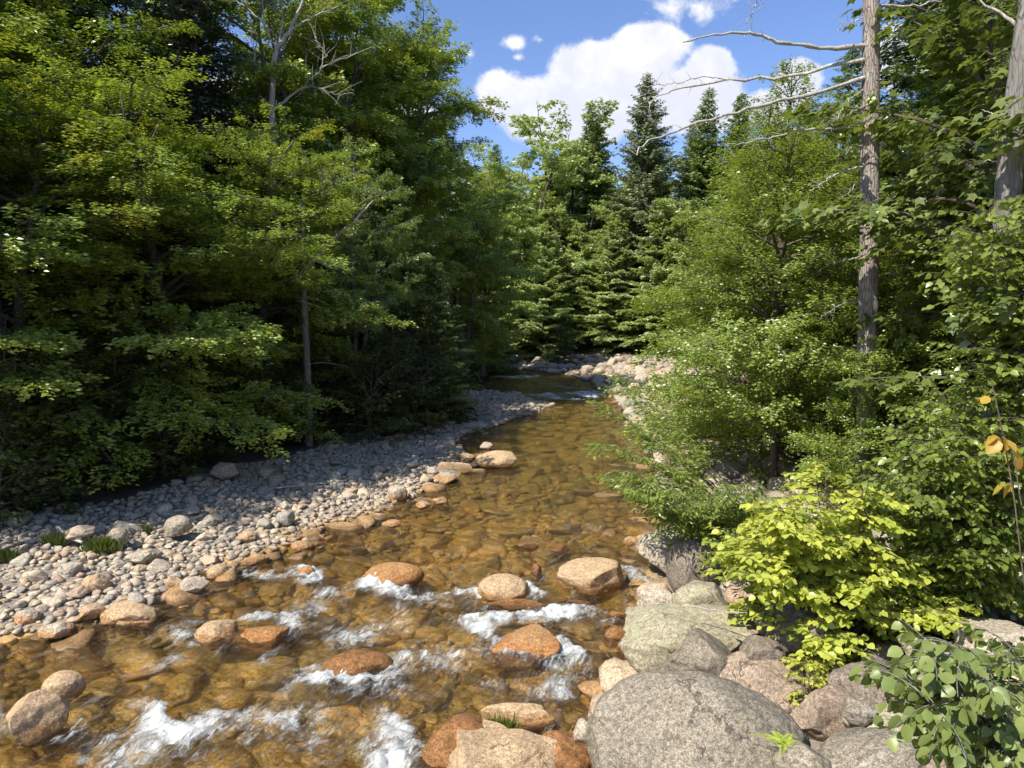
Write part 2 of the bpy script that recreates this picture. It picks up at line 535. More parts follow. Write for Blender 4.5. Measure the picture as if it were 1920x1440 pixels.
M_autumn = leaf_mat('turning_leaf', (0.18, 0.10, 0.03), (0.22, 0.17, 0.03), (0.19, 0.21, 0.04), gloss=0.03, transl=0.45, patch=6.0)
M_grass = leaf_mat('grass_blade', (0.025, 0.04, 0.008), (0.045, 0.07, 0.012), (0.075, 0.105, 0.018), transl=0.3, patch=2.0)
M_fern = leaf_mat('fern_frond', (0.14, 0.2, 0.03), (0.2, 0.27, 0.04), (0.26, 0.32, 0.05), transl=0.4, patch=2.0)

B_pine = bark_mat('pine_bark', (0.27, 0.215, 0.18), (0.45, 0.385, 0.335), (0.46, 0.50, 0.42), scale=8.0, bump=0.9)
B_dark = bark_mat('dark_bark', (0.06, 0.05, 0.042), (0.12, 0.10, 0.085), (0.2, 0.21, 0.18))
B_grey = bark_mat('grey_bark', (0.16, 0.145, 0.125), (0.26, 0.24, 0.21), (0.34, 0.36, 0.31), scale=6.0)
B_pale = bark_mat('pale_bark', (0.34, 0.31, 0.27), (0.50, 0.47, 0.42), (0.42, 0.44, 0.38), scale=6.0, bump=0.3)
B_dead = bark_mat('dead_branch_bark', (0.36, 0.32, 0.27), (0.58, 0.54, 0.48), (0.56, 0.62, 0.52), scale=14.0, bump=0.5, lichen=0.8)
B_twig = bark_mat('twig_bark', (0.10, 0.075, 0.05), (0.17, 0.13, 0.09), (0.2, 0.2, 0.15), scale=12.0)

# ------------------------------------------------------------------ river geometry
L_px = [(0, 1205), (200, 1166), (330, 1118), (450, 1062), (575, 1000), (705, 968), (800, 915), (868, 888), (872, 850), (850, 822), (945, 792), (1010, 772), (1032, 757)]
R_px = [(1105, 1440), (1180, 1290), (1192, 1190), (1222, 1060), (1262, 990), (1245, 940), (1235, 880), (1215, 835), (1196, 800), (1182, 765), (1152, 738), (1120, 716)]
Lw = np.array([on_z(*p)[:2] for p in L_px])
Rw = np.array([on_z(*p)[:2] for p in R_px])
Lw = Lw[np.argsort(Lw[:, 1])]
Rw = Rw[np.argsort(Rw[:, 1])]
Lx = np.concatenate([[-12, -11, -9.4, -8.2], Lw[:, 0], [0.6, -3.5, -12, -26, -60]])
Ly = np.concatenate([[-30, 0, 5, 8.2], Lw[:, 1], [44, 49, 56, 62, 90]])
o_ = np.argsort(Ly); Ly, Lx = Ly[o_], Lx[o_]
Rx = np.concatenate([[3.2, 2.6, 1.4], Rw[:, 0], [4.8, 1.0, -5, -16, -60]])
Ry = np.concatenate([[-30, 0, 5], Rw[:, 1], [63, 68, 71.5, 76, 96]])
o_ = np.argsort(Ry); Ry, Rx = Ry[o_], Rx[o_]


def xL(y): return np.interp(y, Ly, Lx)
def xR(y): return np.interp(y, Ry, Rx)


def ground(x, y):
    x = np.atleast_1d(np.asarray(x, float)); y = np.atleast_1d(np.asarray(y, float))
    p = np.stack([x, y, np.zeros_like(x)], -1)
    wob = 0.25 * fbm(p * 0.9, 2, 5)
    dl = x - xL(y) + wob
    dr = xR(y) - x + wob
    d = np.minimum(dl, dr)
    bed = -0.06 - 0.42 * (1 - np.exp(-np.maximum(d, 0) / 1.8)) + 0.07 * fbm(p * 0.8, 3, 9)
    a = np.maximum(-dl, 0)
    left = 0.02 + 0.075 * np.minimum(a, 7) + 0.16 * np.maximum(a - 6, 0) * (a < 200)
    left = np.minimum(left, 0.9 + 0.10 * np.maximum(a - 9, 0) + 0.55)
    b = np.maximum(-dr, 0)
    farf = np.clip((y - 30) / 12, 0, 1)
    rn = np.minimum(0.20 * b, 0.35 + 0.09 * b)
    rf = 0.02 + 0.10 * b
    right = rn * (1 - farf) + rf * farf
    bank = np.where(dl < dr, left, right) + 0.05 * fbm(p * 0.5, 3, 3)
    k = np.clip((d + 0.25) / 0.5, 0, 1)
    k = k * k * (3 - 2 * k)
    return bank * (1 - k) + bed * k


def gz(x, y): return float(ground(x, y)[0])


def grid_mesh(name, X, Y, Z, mats, attrs=None):
    r, c = X.shape
    v = np.stack([X, Y, Z], -1).reshape(-1, 3)
    i = np.arange(r * c).reshape(r, c)
    f = np.stack([i[:-1, :-1], i[:-1, 1:], i[1:, 1:], i[1:, :-1]], -1).reshape(-1, 4)
    return mesh_np(name, v, f, mats, True, attrs)


# ground sheet: forest soil, gravel bars, stream bed
ys = np.concatenate([np.linspace(-60, 3, 30)[:-1], np.linspace(3, 50, 330)[:-1], np.linspace(50, 110, 170)[:-1], np.geomspace(110, 900, 30)])
xs = np.concatenate([-np.geomspace(30, 700, 24)[::-1], np.linspace(-30, 30, 330)[1:-1], np.geomspace(30, 700, 24)])
X, Y = np.meshgrid(xs, ys)
Z = ground(X.ravel(), Y.ravel()).reshape(X.shape)
Z = np.minimum(Z, 6 + 0.02 * np.hypot(X, Y))
mg, t = new_mat('ground_soil')
geo = t.n('ShaderNodeNewGeometry')
P = geo.outputs['Position']
z = t.n('ShaderNodeSeparateXYZ'); t.l(P, z.inputs[0])
n1 = t.noise(P, 1.3, 6, 0.65, 0.4); n2 = t.noise(P, 14.0, 6, 0.7); n3 = t.noise(P, 45.0, 3, 0.6)
soil = t.ramp(n2, [(0.3, (0.030, 0.020, 0.012)), (0.55, (0.075, 0.050, 0.03)), (0.75, (0.13, 0.09, 0.055))])
grav = t.ramp(n2, [(0.3, (0.13, 0.115, 0.095)), (0.5, (0.24, 0.21, 0.17)), (0.72, (0.40, 0.36, 0.29))])
bedc = t.ramp(n1, [(0.30, (0.09, 0.07, 0.024)), (0.42, (0.24, 0.165, 0.055)), (0.53, (0.50, 0.32, 0.10)), (0.66, (0.72, 0.40, 0.12))])
bedc = t.mix(0.55, bedc, t.mix(1.0, bedc, t.ramp(n2, [(0.35, (0.35, 0.35, 0.35)), (0.65, (1.6, 1.5, 1.4))]), 'MULTIPLY'))
sl = t.n('ShaderNodeAttribute', attribute_name='soil')
c1 = t.mix(sl.outputs['Fac'], grav, soil)
zz = t.m('ADD', z.outputs[2], t.m('MULTIPLY', t.m('SUBTRACT', n2, 0.5), 0.15))
c1 = t.mix(t.smooth(zz, -0.03, 0.09), bedc, c1)
p = t.n('ShaderNodeBsdfPrincipled'); t.l(c1, p.inputs['Base Color']); p.inputs['Roughness'].default_value = 0.9
bu = t.n('ShaderNodeBump'); bu.inputs['Strength'].default_value = 0.6; bu.inputs['Distance'].default_value = 0.05
t.l(t.m('ADD', n2, t.m('MULTIPLY', n3, 0.5)), bu.inputs['Height']); t.l(bu.outputs[0], p.inputs['Normal'])
o = t.n('ShaderNodeOutputMaterial'); t.l(p.outputs[0], o.inputs[0])
dL = (xL(Y) - X); dR = (X - xR(Y))
edge = np.where(Y > 34, 12.0, 2.2)
soil_a = np.clip(np.maximum((dL - np.interp(Y, [0, 14, 20, 26, 31, 36, 42, 60], [3.8, 4.6, 5.1, 3.6, 1.8, 4.0, 4.0, 1.0])) / 1.2, (dR - edge) / 1.5), 0, 1)
g_ = link('ground', grid_mesh('ground', X, Y, Z, [mg], {'soil': soil_a.ravel()}))
tag(g_, kind='structure')

COLLARS = [(946, 1122, .36), (972, 1222, .45), (735, 1098, .42), (410, 1202, .28), (495, 1205, .36), (670, 1262, .45), (70, 1370, .35), (1110, 1105, .38), (120, 1300, .2), (960, 1150, .4), (574, 1085, .15)]
# ------------------------------------------------------------------ water surface with rapids and foam
# foam: lines in world metres; (points in the photograph used to measure them, width m, strength)
FOAM = [
    ([(738, 1098), (765, 1114), (800, 1124), (850, 1124), (896, 1113)], 0.20, 1.0),
    ([(745, 1120), (750, 1140), (735, 1165), (690, 1185)], 0.30, .75), ([(790, 1132), (770, 1150), (750, 1170)], 0.28, .65),
    ([(592, 1070), (600, 1090), (612, 1108), (640, 1100), (705, 1088)], 0.17, .95), ([(600, 1110), (585, 1130), (570, 1150)], 0.2, .5),
    ([(470, 1075), (510, 1080), (550, 1086)], 0.16, .55),
    ([(885, 1176), (905, 1165), (940, 1160), (985, 1155), (1040, 1148), (1080, 1140), (1115, 1136)], 0.15, .9),
    ([(930, 1168), (905, 1185), (892, 1208), (865, 1222), (820, 1235)], 0.20, .95), ([(880, 1215), (845, 1203), (800, 1200), (765, 1225), (745, 1262)], 0.13, .72),
    ([(855, 1245), (810, 1250)], 0.10, .5),
    ([(995, 1226), (1020, 1216), (1050, 1216), (1075, 1228), (1090, 1245)], 0.16, 1.0), ([(1075, 1240), (1050, 1262), (1032, 1284), (1000, 1293), (930, 1294)], 0.13, .85),
    ([(512, 1330), (540, 1300), (575, 1284), (610, 1272), (650, 1272), (690, 1282), (728, 1280)], 0.15, .95),
    ([(725, 1285), (715, 1300), (690, 1306)], 0.14, .7), ([(560, 1300), (600, 1300), (640, 1310), (640, 1330)], 0.2, .6),
    ([(420, 1362), (450, 1345), (500, 1338), (545, 1340), (555, 1325)], 0.13, .85), ([(430, 1385), (480, 1370), (530, 1360)], 0.2, .45),
    ([(275, 1312), (295, 1330), (315, 1355), (340, 1378)], 0.12, .85), ([(300, 1350), (290, 1385), (280, 1412), (250, 1430)], 0.18, .65), ([(345, 1380), (400, 1375), (430, 1360)], 0.16, .7),
    ([(200, 1400), (260, 1398), (330, 1420), (400, 1430)], 0.16, .5),
    ([(752, 1345), (770, 1365), (790, 1385), (785, 1410), (775, 1440)], 0.17, 1.1), ([(735, 1370), (715, 1385)], 0.15, .7), ([(780, 1330), (800, 1300)], 0.08, .5),
    ([(448, 1163), (480, 1157), (520, 1164), (560, 1163), (570, 1180), (540, 1215), (520, 1235)], 0.11, .75),
    ([(320, 1178), (350, 1185), (375, 1175)], 0.16, .6), ([(270, 1250), (300, 1240), (340, 1225)], 0.12, .5),
    ([(660, 1200), (690, 1182), (740, 1172), (750, 1160)], 0.12, .6), ([(150, 1310), (165, 1290), (190, 1285)], 0.10, .5), ([(0, 1300), (20, 1330)], 0.14, .7),
    ([(1185, 1070), (1200, 1080), (1215, 1086)], 0.14, .8), ([(998, 1110), (985, 1100)], 0.08, .8),
    ([(720, 1410), (690, 1380), (640, 1370), (600, 1375)], 0.18, .45), ([(560, 1400), (620, 1410), (680, 1400)], 0.18, .4),
    ([(1170, 1165), (1150, 1168)], 0.08, .5), ([(1060, 980), (1120, 984)], .12, .35),
    ([(950, 706), (975, 709), (1000, 706)], 0.6, 1.0), ([(1085, 738), (1110, 741), (1145, 735)], 0.55, 1.2), ([(1015, 738), (1050, 746), (1085, 748)], 0.4, .9),
    ([(1010, 722), (1060, 726), (1100, 728)], 0.3, .6), ([(900, 714), (940, 718)], 0.3, .4),
]
FOAM_W = []
for pts, wd, st in FOAM:
    FOAM_W.append((np.array([on_z(*p)[:2] for p in pts]), wd, st))


def foam_at(x, y):
    f = np.zeros(len(x))
    for pts, wd, st in FOAM_W:
        lo, hi = pts.min(0) - 4 * wd, pts.max(0) + 4 * wd
        sel = np.where((x > lo[0]) & (x < hi[0]) & (y > lo[1]) & (y < hi[1]))[0]
        if not len(sel):
            continue
        q = np.stack([x[sel], y[sel]], -1)
        dmin = np.full(len(sel), 1e9)
        for a, b in zip(pts[:-1], pts[1:]):
            ab = b - a
            tt = np.clip(((q - a) @ ab) / (ab @ ab + 1e-9), 0, 1)
            dd = q - (a + tt[:, None] * ab)
            # foam drags out downstream (towards the camera and to the left)
            dd = dd + 0.0
            along = -dd[:, 1] * 0.8 - dd[:, 0] * 0.6
            dist = np.hypot(dd[:, 0], dd[:, 1]) / np.where(along > 0, 2.6, 0.9)
            dmin = np.minimum(dmin, dist)
        g = st * 1.08 * np.exp(-(dmin / (wd * 1.12)) ** 2)
        f[sel] = np.maximum(f[sel], g)
    return f


for cx_, cy_, r_ in COLLARS:
    c_ = on_z(cx_, cy_)[:2]
    a_ = np.linspace(-0.6, 3.6, 12)
    FOAM_W.append((np.stack([c_[0] + r_ * 1.15 * np.cos(a_), c_[1] + r_ * .8 * np.sin(a_)], -1), .07, .55))


rows = np.concatenate([np.linspace(1.0, 5.5, 20)[:-1], np.geomspace(5.5, 26, 460)[:-1], np.geomspace(26, 92, 230)])
cols = np.linspace(0, 1, 400)
Yw = np.repeat(rows[:, None], len(cols), 1)
lo = xL(rows) - 2.5; hi = xR(rows) + 2.5
Xw = lo[:, None] + (hi - lo)[:, None] * cols[None]
fx, fy = Xw.ravel(), Yw.ravel()
P3 = np.stack([fx, fy, np.zeros_like(fx)], -1)
near = np.clip(fy / 14, .5, 2.5)
wx_ = (0.16 * fbm(P3 * 1.6, 3, 71) + 0.07 * fbm(P3 * 6, 3, 73)) * near
wy_ = (0.20 * fbm(P3 * 1.6, 3, 75) + 0.09 * fbm(P3 * 6, 3, 77)) * near
foam = foam_at(fx + wx_, fy + wy_) * np.clip(0.85 + 0.55 * fbm(P3 * 1.3, 3, 79), .25, 1.25)
rapid = np.clip(np.interp(fy, [5, 13, 17, 22, 46, 50, 62, 66], [1, 1, .5, .18, .15, 1.0, 1.0, .4]), 0, 1)
P3 = np.stack([fx, fy, np.zeros_like(fx)], -1)
ca, sa = cos(0.5), sin(0.5)                # flow runs towards the camera and slightly to the left
fa = fx * ca - fy * sa
fb = fx * sa + fy * ca
Q = np.stack([fa * 1.0, fb * 1.7, 0 * fa], -1)
zz = 0.065 * fbm(Q * 1.1, 4, 21) * rapid + 0.006 * fbm(Q * 3.0, 2, 31)
zz += rapid * 0.018 * fbm(Q * 4.5, 3, 41)
zz += foam * (0.05 + 0.05 * fbm(P3 * 9.0, 3, 51) + 0.012 * fbm(P3 * 24.0, 2, 61))
mw, t = new_mat('river_water')
geo = t.n('ShaderNodeNewGeometry')
P = geo.outputs['Position']
fo = t.n('ShaderNodeAttribute', attribute_name='foam').outputs['Fac']
ra = t.n('ShaderNodeAttribute', attribute_name='rapid').outputs['Fac']
st1 = t.stretch(P, (1.0, 0.45, 1.0), 0.5)
w1 = t.noise(t.flow(P, 1.1, 0.7, 0.25), 5.0, 6, 0.62, 0.8)
w2 = t.noise(t.stretch(P, (0.7, 1.0, 1.0), 0.5), 19.0, 4, 0.6, 0.3)
bh = t.m('ADD', t.m('MULTIPLY', w1, t.m('ADD', 0.75, t.m('MULTIPLY', ra, 1.1))), t.m('MULTIPLY', w2, t.m('ADD', 0.22, t.m('MULTIPLY', ra, 0.35))))
bu = t.n('ShaderNodeBump'); bu.inputs['Strength'].default_value = 0.9; bu.inputs['Distance'].default_value = 0.05
t.l(bh, bu.inputs['Height'])
trn = t.n('ShaderNodeBsdfTransparent')
silt = t.noise(t.flow(P, 0.8, 1.1), 2.2, 7, 0.68, 0.9)
tcol = t.mix(t.smooth(silt, 0.35, 0.65), (0.76, 0.72, 0.50), (1.0, 0.99, 0.88))
# the calm pool is deeper and tints what lies below it more
tcol = t.mix(t.m('MULTIPLY', t.m('SUBTRACT', 1.0, t.smooth(ra, 0.15, 0.7)), 0.75), tcol, (0.66, 0.70, 0.50))
t.l(tcol, trn.inputs[0])
rfr = t.n('ShaderNodeBsdfRefraction'); rfr.inputs['IOR'].default_value = 1.33; rfr.inputs['Roughness'].default_value = 0.0
t.l(tcol, rfr.inputs[0]); t.l(bu.outputs[0], rfr.inputs['Normal'])
body = t.n('ShaderNodeMixShader'); body.inputs[0].default_value = 0.22
t.l(trn.outputs[0], body.inputs[1]); t.l(rfr.outputs[0], body.inputs[2])
gls = t.n('ShaderNodeBsdfGlossy'); gls.inputs['Roughness'].default_value = 0.06
t.l(bu.outputs[0], gls.inputs['Normal'])
fr = t.n('ShaderNodeFresnel'); fr.inputs[0].default_value = 1.33; t.l(bu.outputs[0], fr.inputs['Normal'])
wat = t.n('ShaderNodeMixShader')
t.l(fr.outputs[0], wat.inputs[0]); t.l(body.outputs[0], wat.inputs[1]); t.l(gls.outputs[0], wat.inputs[2])
fn1 = t.noise(t.flow(P, 0.5, 1.7), 8.0, 10, 0.76, 0.8)
fn2 = t.noise(P, 60.0, 4, 0.75)
fm = t.m('ADD', fo, t.m('MULTIPLY', t.m('SUBTRACT', fn1, 0.5), 2.3))
fm = t.m('ADD', fm, t.m('MULTIPLY', t.m('SUBTRACT', fn2, 0.5), 0.8))
fm = t.m('MULTIPLY', t.smooth(fm, 0.37, 1.22), t.smooth(fo, 0.03, 0.45))
spk = t.m('MULTIPLY', t.smooth(t.noise(P, 75.0, 2, 0.5), 0.70, 0.78), t.m('MULTIPLY', ra, t.smooth(w1, 0.45, 0.62)))
fm = t.m('MAXIMUM', fm, t.m('MULTIPLY', spk, 0.7))
stk = t.noise(t.flow(P, 0.35, 1.8), 4.5, 9, 0.72, 1.2)
bub = t.m('MULTIPLY', t.m('MULTIPLY', t.smooth(stk, 0.50, 0.74), t.smooth(fn2, 0.35, 0.7)), t.m('MULTIPLY', ra, 0.50))
fm = t.m('MAXIMUM', fm, bub)
fd = t.n('ShaderNodeBsdfPrincipled')
fd.inputs['Base Color'].default_value = (0.66, 0.69, 0.67, 1)
fd.inputs['Roughness'].default_value = 0.5
bf = t.n('ShaderNodeBump'); bf.inputs['Strength'].default_value = 0.8; bf.inputs['Distance'].default_value = 0.04
t.l(t.m('ADD', fn1, t.m('MULTIPLY', fn2, 0.4)), bf.inputs['Height']); t.l(bf.outputs[0], fd.inputs['Normal'])
mxw = t.n('ShaderNodeMixShader')
t.l(t.m('MULTIPLY', fm, 0.92), mxw.inputs[0]); t.l(wat.outputs[0], mxw.inputs[1]); t.l(fd.outputs[0], mxw.inputs[2])
o = t.n('ShaderNodeOutputMaterial'); t.l(mxw.outputs[0], o.inputs[0])
wtr = link('river_water', grid_mesh('river_water', Xw, Yw, zz.reshape(Xw.shape), [mw], {'foam': foam, 'rapid': rapid}))
tag(wtr, kind='structure')

# ------------------------------------------------------------------ rocks
_ico = {}


def ico(sub):
    if sub not in _ico:
        bm = bmesh.new()
        bmesh.ops.create_icosphere(bm, subdivisions=sub, radius=1.0)
        v = np.array([x.co[:] for x in bm.verts])
        f = np.array([[q.index for q in fc.verts] for fc in bm.faces])
        bm.free()
        _ico[sub] = (v, f)
    return _ico[sub]


def rock_shape(seed, sub, planes=9, cut=0.85, rough=1.0, dmin=0.58, dmax=0.92):
    rng = np.random.default_rng(seed)
    v, f = ico(sub)
    v = v.copy()
    for _ in range(planes):
        n = unit(rng.normal(size=3) * [1, 1, .8])
        d = rng.uniform(dmin, dmax)
        e = np.maximum(0, v @ n - d)
        v -= n * (e * cut)[:, None]
    nv = unit(v)
    v += nv * (0.10 * rough * fbm(v * 1.3, 3, seed * 7 + 1))[:, None]
    if sub >= 4:
        v += nv * (0.018 * rough * fbm(v * 6.0, 3, seed * 7 + 5))[:, None]
        cr = np.abs(vnoise(v * 1.7 + 5, seed + 99))
        v -= nv * (0.035 * rough * np.exp(-(cr / 0.035) ** 2))[:, None]
    lo, hi = v.min(0), v.max(0)
    v = (v - (lo + hi) / 2) / ((hi - lo) / 2)
    return v, f


ROCK_V = [mesh_np('cobble', *rock_shape(100 + k, 3, 8 + k % 8, 0.92, 1.15, .5), [M_stone]) for k in range(16)]


def bbox_rock(x0, y0, x1, y1, z0, seed, mat, name, label, cat='boulder', planes=8, cut=0.85, rough=1.0, depth=0.85, sub=5, rz=None, group=None, sink=0.15, dmin=0.58, tilt=(0, 0), taller=1.0):
    """a boulder whose outline is as measured in the photograph, standing in world metres on its bank or bed"""
    cx, cy = (x0 + x1) / 2, (y0 + y1) / 2
    c = on_z(cx, cy, z0)
    for _ in range(3):
        dist = np.linalg.norm(c - [0, 0, CAM_H])
        k = dist / F_PX / (np.linalg.norm(ray(cx, cy)))
        fwd = dist / np.linalg.norm(ray(cx, cy))
        wx = (x1 - x0) / 2 * fwd / F_PX
        hh = (y1 - y0) / 2 * fwd / F_PX
        th = math.atan2(CAM_H - c[2], math.hypot(c[0], c[1]))
        dy = wx * depth
        for _k in range(30):
            q = hh * hh - (dy * sin(th)) ** 2
            if q > (0.38 * wx * cos(th)) ** 2:
                break
            dy *= 0.93
        hz = math.sqrt(max(q, (0.25 * wx) ** 2 * 0.2)) / cos(th)
        c = on_z(cx, cy, z0 + sink * hz)
    rng = random.Random(seed)
    me = mesh_np(name, *rock_shape(seed, sub, planes, cut, rough, dmin), [mat])
    o = link(name, me, loc=tuple(c))
    o.scale = (wx * 1.02, dy, hz * 1.05 * taller)
    az = math.atan2(c[0], c[1])
    o.rotation_euler = (tilt[0], tilt[1], (-az if rz is None else rz))
    tag(o, label, cat, group)
    # extend below what shows so that nothing floats
    heroes.append((c[0], c[1], max(wx, dy)))
    return o


heroes = []
BR = bbox_rock
# right bank group
BR(1098, 1262, 1512, 1560, 0.55, 11, M_granite, 'granite_boulder', 'huge smooth grey granite boulder in the near corner, rising from the water', planes=7, cut=0.8, rough=0.7, depth=0.8, sub=6, sink=0.05, dmin=0.72)
BR(1168, 1128, 1430, 1300, 0.35, 12, M_granite_l, 'granite_boulder', 'broad pale green-grey boulder with dark lichen patches at the water edge', planes=12, cut=0.95, rough=1.0, dmin=.5, depth=0.9, sub=6, sink=0.1)
BR(1240, 1178, 1420, 1330, 0.45, 13, M_granite, 'granite_boulder', 'grey boulder wedged between the huge smooth boulder and the lichen-patched one', planes=12, cut=0.95, rough=1.1, depth=0.9, sink=0.1, dmin=.5)
BR(1193, 997, 1372, 1084, 0.35, 14, M_granite_w, 'granite_boulder', 'long white boulder with a flat sloping top, behind the dark round one', planes=11, rough=1.0, dmin=.5, cut=.95, depth=0.6, sink=0.1)
BR(1250, 1012, 1352, 1118, 0.5, 15, M_granite_d, 'granite_boulder', 'dark brown round boulder dappled by leaf shadows, against the long white one', planes=2, cut=.5, rough=0.5, depth=0.8, sink=0.1)
BR(1195, 1098, 1283, 1160, 0.25, 16, M_granite_w, 'granite_boulder', 'small cream boulder at the water edge below the long white one', planes=12, cut=.94, rough=0.8, depth=0.8, dmin=.5)
BR(1262, 1090, 1372, 1170, 0.5, 17, M_granite_l, 'granite_boulder', 'shaded grey boulder between the dark round one and the lichen-patched one', planes=12, cut=.94, rough=0.8, dmin=.5)
BR(1345, 1232, 1520, 1312, 0.6, 18, M_granite_p, 'granite_boulder', 'pinkish brown boulder lying behind the huge smooth one', planes=12, cut=.94, rough=0.9, depth=0.7, dmin=.5)
BR(1385, 1195, 1470, 1262, 0.75, 19, M_granite_d, 'granite_boulder', 'grey stone slab tucked under the lime-green bush', planes=10, rough=1.0)
BR(1380, 1232, 1418, 1268, 0.6, 20, M_granite_l, 'rock', 'small pale wedge of rock over the dark gap beside the pinkish boulder', cat='rock', planes=10, rough=1.0)
BR(1480, 1290, 1620, 1400, 0.6, 21, M_granite_p, 'granite_boulder', 'brown rough rock under the small yellow plant', planes=12, cut=.94, rough=1.1, dmin=.5)
BR(1560, 1245, 1700, 1330, 0.8, 22, M_granite_d, 'granite_boulder', 'shadowed brown rock between the lime-green bush and the yellow plant', planes=12, cut=.94, rough=1.1, dmin=.5)
BR(1590, 1312, 1800, 1440, 0.75, 23, M_granite_l, 'granite_boulder', 'light grey flat-topped boulder beneath the grey-green aspen leaves', planes=12, cut=.94, rough=0.8, depth=0.8, dmin=.5)
BR(1582, 1314, 1640, 1362, 1.0, 24, M_granite, 'rock', 'small rounded grey rock between the yellow plant and the flat-topped boulder', cat='rock', planes=12, cut=.94, rough=0.7, dmin=.5)
BR(1540, 1372, 1770, 1530, 0.85, 25, M_granite, 'granite_boulder', 'big grey boulder with a reddish patch at the bottom edge', planes=12, cut=.94, rough=0.8, depth=0.9, dmin=.5)
BR(1448, 1396, 1562, 1500, 0.85, 26, M_granite, 'granite_boulder', 'grey boulder beside the fern at the bottom edge', planes=12, cut=.94, rough=0.8, dmin=.5)
BR(1700, 1400, 1850, 1520, 0.95, 27, M_granite_p, 'granite_boulder', 'brown rock in the gap under the aspen leaves at the bottom edge', planes=12, cut=.94, rough=1.0, dmin=.5)
BR(1800, 1170, 1990, 1262, 1.0, 28, M_granite_w, 'granite_boulder', 'pale flat boulder in the sun behind the aspen leaves', planes=12, cut=.94, rough=0.8, dmin=.5)
BR(1690, 1190, 1800, 1260, 0.9, 29, M_granite_l, 'granite_boulder', 'pale rock half hidden by the lime-green bush and aspen leaves', planes=12, cut=.94, rough=0.9, dmin=.5)
BR(1780, 1320, 1960, 1430, 1.0, 30, M_granite, 'granite_boulder', 'grey boulder hidden low behind the hanging aspen leaves', planes=12, cut=.94, rough=0.9, dmin=.5)
BR(1064, 1346, 1132, 1420, 0.15, 31, M_granite_w, 'rock', 'small cream rock leaning on the huge grey boulder at the waterline', cat='rock', planes=12, cut=.94, rough=0.8, dmin=.5)
BR(1420, 1120, 1560, 1240, 0.9, 32, M_granite_d, 'granite_boulder', 'dark rock in the shade under the lime-green bush', planes=8, rough=1.0)
# boulders standing in the rapids
BR(1046, 1050, 1168, 1116, 0.08, 41, M_buff, 'river_boulder', 'cream angular boulder with an orange foot, alone in the river near the far bank', planes=12, cut=.94, rough=0.7, depth=0.7, dmin=.5)
BR(896, 1079, 990, 1134, 0.06, 42, M_buff, 'river_boulder', 'rounded tan boulder in the rapids with orange lower edge', planes=6, cut=.7, rough=0.6, depth=0.8)
BR(678, 1056, 794, 1108, -0.04, 43, M_orange, 'river_boulder', 'low orange boulder just above the rapids, left of the rounded tan one', planes=4, cut=.6, rough=0.6, depth=0.9)
BR(903, 1173, 1048, 1244, 0.0, 44, M_orange, 'river_boulder', 'flat-topped orange boulder between two white rapids', planes=12, cut=0.95, rough=0.6, depth=0.8, dmin=0.5)
BR(905, 1124, 1030, 1160, -0.06, 45, M_rust, 'river_boulder', 'rust-red ledge of rock awash below the rounded tan boulder', planes=6, rough=0.7, depth=0.6)
BR(368, 1166, 448, 1216, 0.0, 46, M_buff, 'river_boulder', 'cream angular boulder midstream beside the wet orange one', planes=12, cut=.94, rough=0.8, dmin=.5)
BR(440, 1170, 548, 1222, -0.05, 47, M_orange, 'river_boulder', 'wet orange boulder midstream with water sliding over it', planes=5, rough=0.6)
BR(22, 1293, 122, 1388, 0.12, 48, M_buff, 'river_boulder', 'large blocky buff boulder standing in the water at the left edge', planes=12, cut=.94, rough=0.6, depth=0.9, dmin=.5)
BR(84, 1260, 156, 1312, 0.08, 49, M_buff, 'river_boulder', 'round buff boulder behind the large blocky one at the left edge', planes=5, cut=.6, rough=0.6)
BR(196, 1124, 304, 1180, 0.05, 50, M_buff, 'river_boulder', 'wide low buff boulder at the tip of the sunlit cobbles', planes=12, cut=.94, rough=0.8, dmin=.5)
BR(900, 1322, 1040, 1372, 0.02, 51, M_buff, 'river_rock', 'thin wedge-shaped slab with a grass tuft at its foot', cat='rock', planes=12, cut=.94, rough=0.9, depth=0.6, dmin=.5)
BR(835, 1364, 1080, 1520, 0.0, 52, M_buff, 'river_boulder', 'wide cracked buff boulder at the bottom edge, orange where wet', planes=12, cut=.94, rough=0.9, depth=0.9, sub=6, dmin=.5)
BR(790, 1350, 940, 1500, -0.12, 53, M_rust, 'river_boulder', 'rust-brown rock under shallow water beside the white chute', planes=5, rough=0.8)
BR(990, 1380, 1120, 1500, -0.10, 54, M_rust, 'river_boulder', 'rust-brown sunken rock in front of the huge grey boulder', planes=5, rough=0.8)
BR(606, 1222, 736, 1282, -0.05, 55, M_rust, 'river_boulder', 'dark reddish boulder with water pouring over it above the long white rapid', planes=5, rough=0.6)
BR(1130, 1176, 1178, 1218, -0.05, 56, M_rust, 'river_rock', 'small round brown rock under water beside the lichen-patched boulder', cat='rock', planes=3, rough=0.5)
BR(1140, 1145, 1176, 1172, -0.03, 57, M_rust, 'river_rock', 'small reddish rock awash near the cream boulder at the water edge', cat='rock', planes=4, rough=0.5)
BR(556, 1062, 592, 1092, 0.0, 58, M_orange, 'river_rock', 'small brown rock at the head of the leftmost rapid', cat='rock', planes=4, rough=0.5)
BR(890, 845, 969, 884, 0.10, 59, M_buff, 'river_boulder', 'pale tan boulder at the tip of the gravel bar in calm water', planes=6, cut=.7, rough=0.6, depth=0.7)
BR(1228, 850, 1330, 884, 0.15, 60, M_granite_p, 'river_boulder', 'pink and grey flat boulder on the far shore under the beech boughs', planes=12, cut=.94, rough=0.8, dmin=.5)
BR(1300, 862, 1400, 905, 0.3, 61, M_granite_w, 'river_boulder', 'pale pinkish boulder against the far shore beneath the beech', planes=12, cut=.94, rough=0.8, dmin=.5)
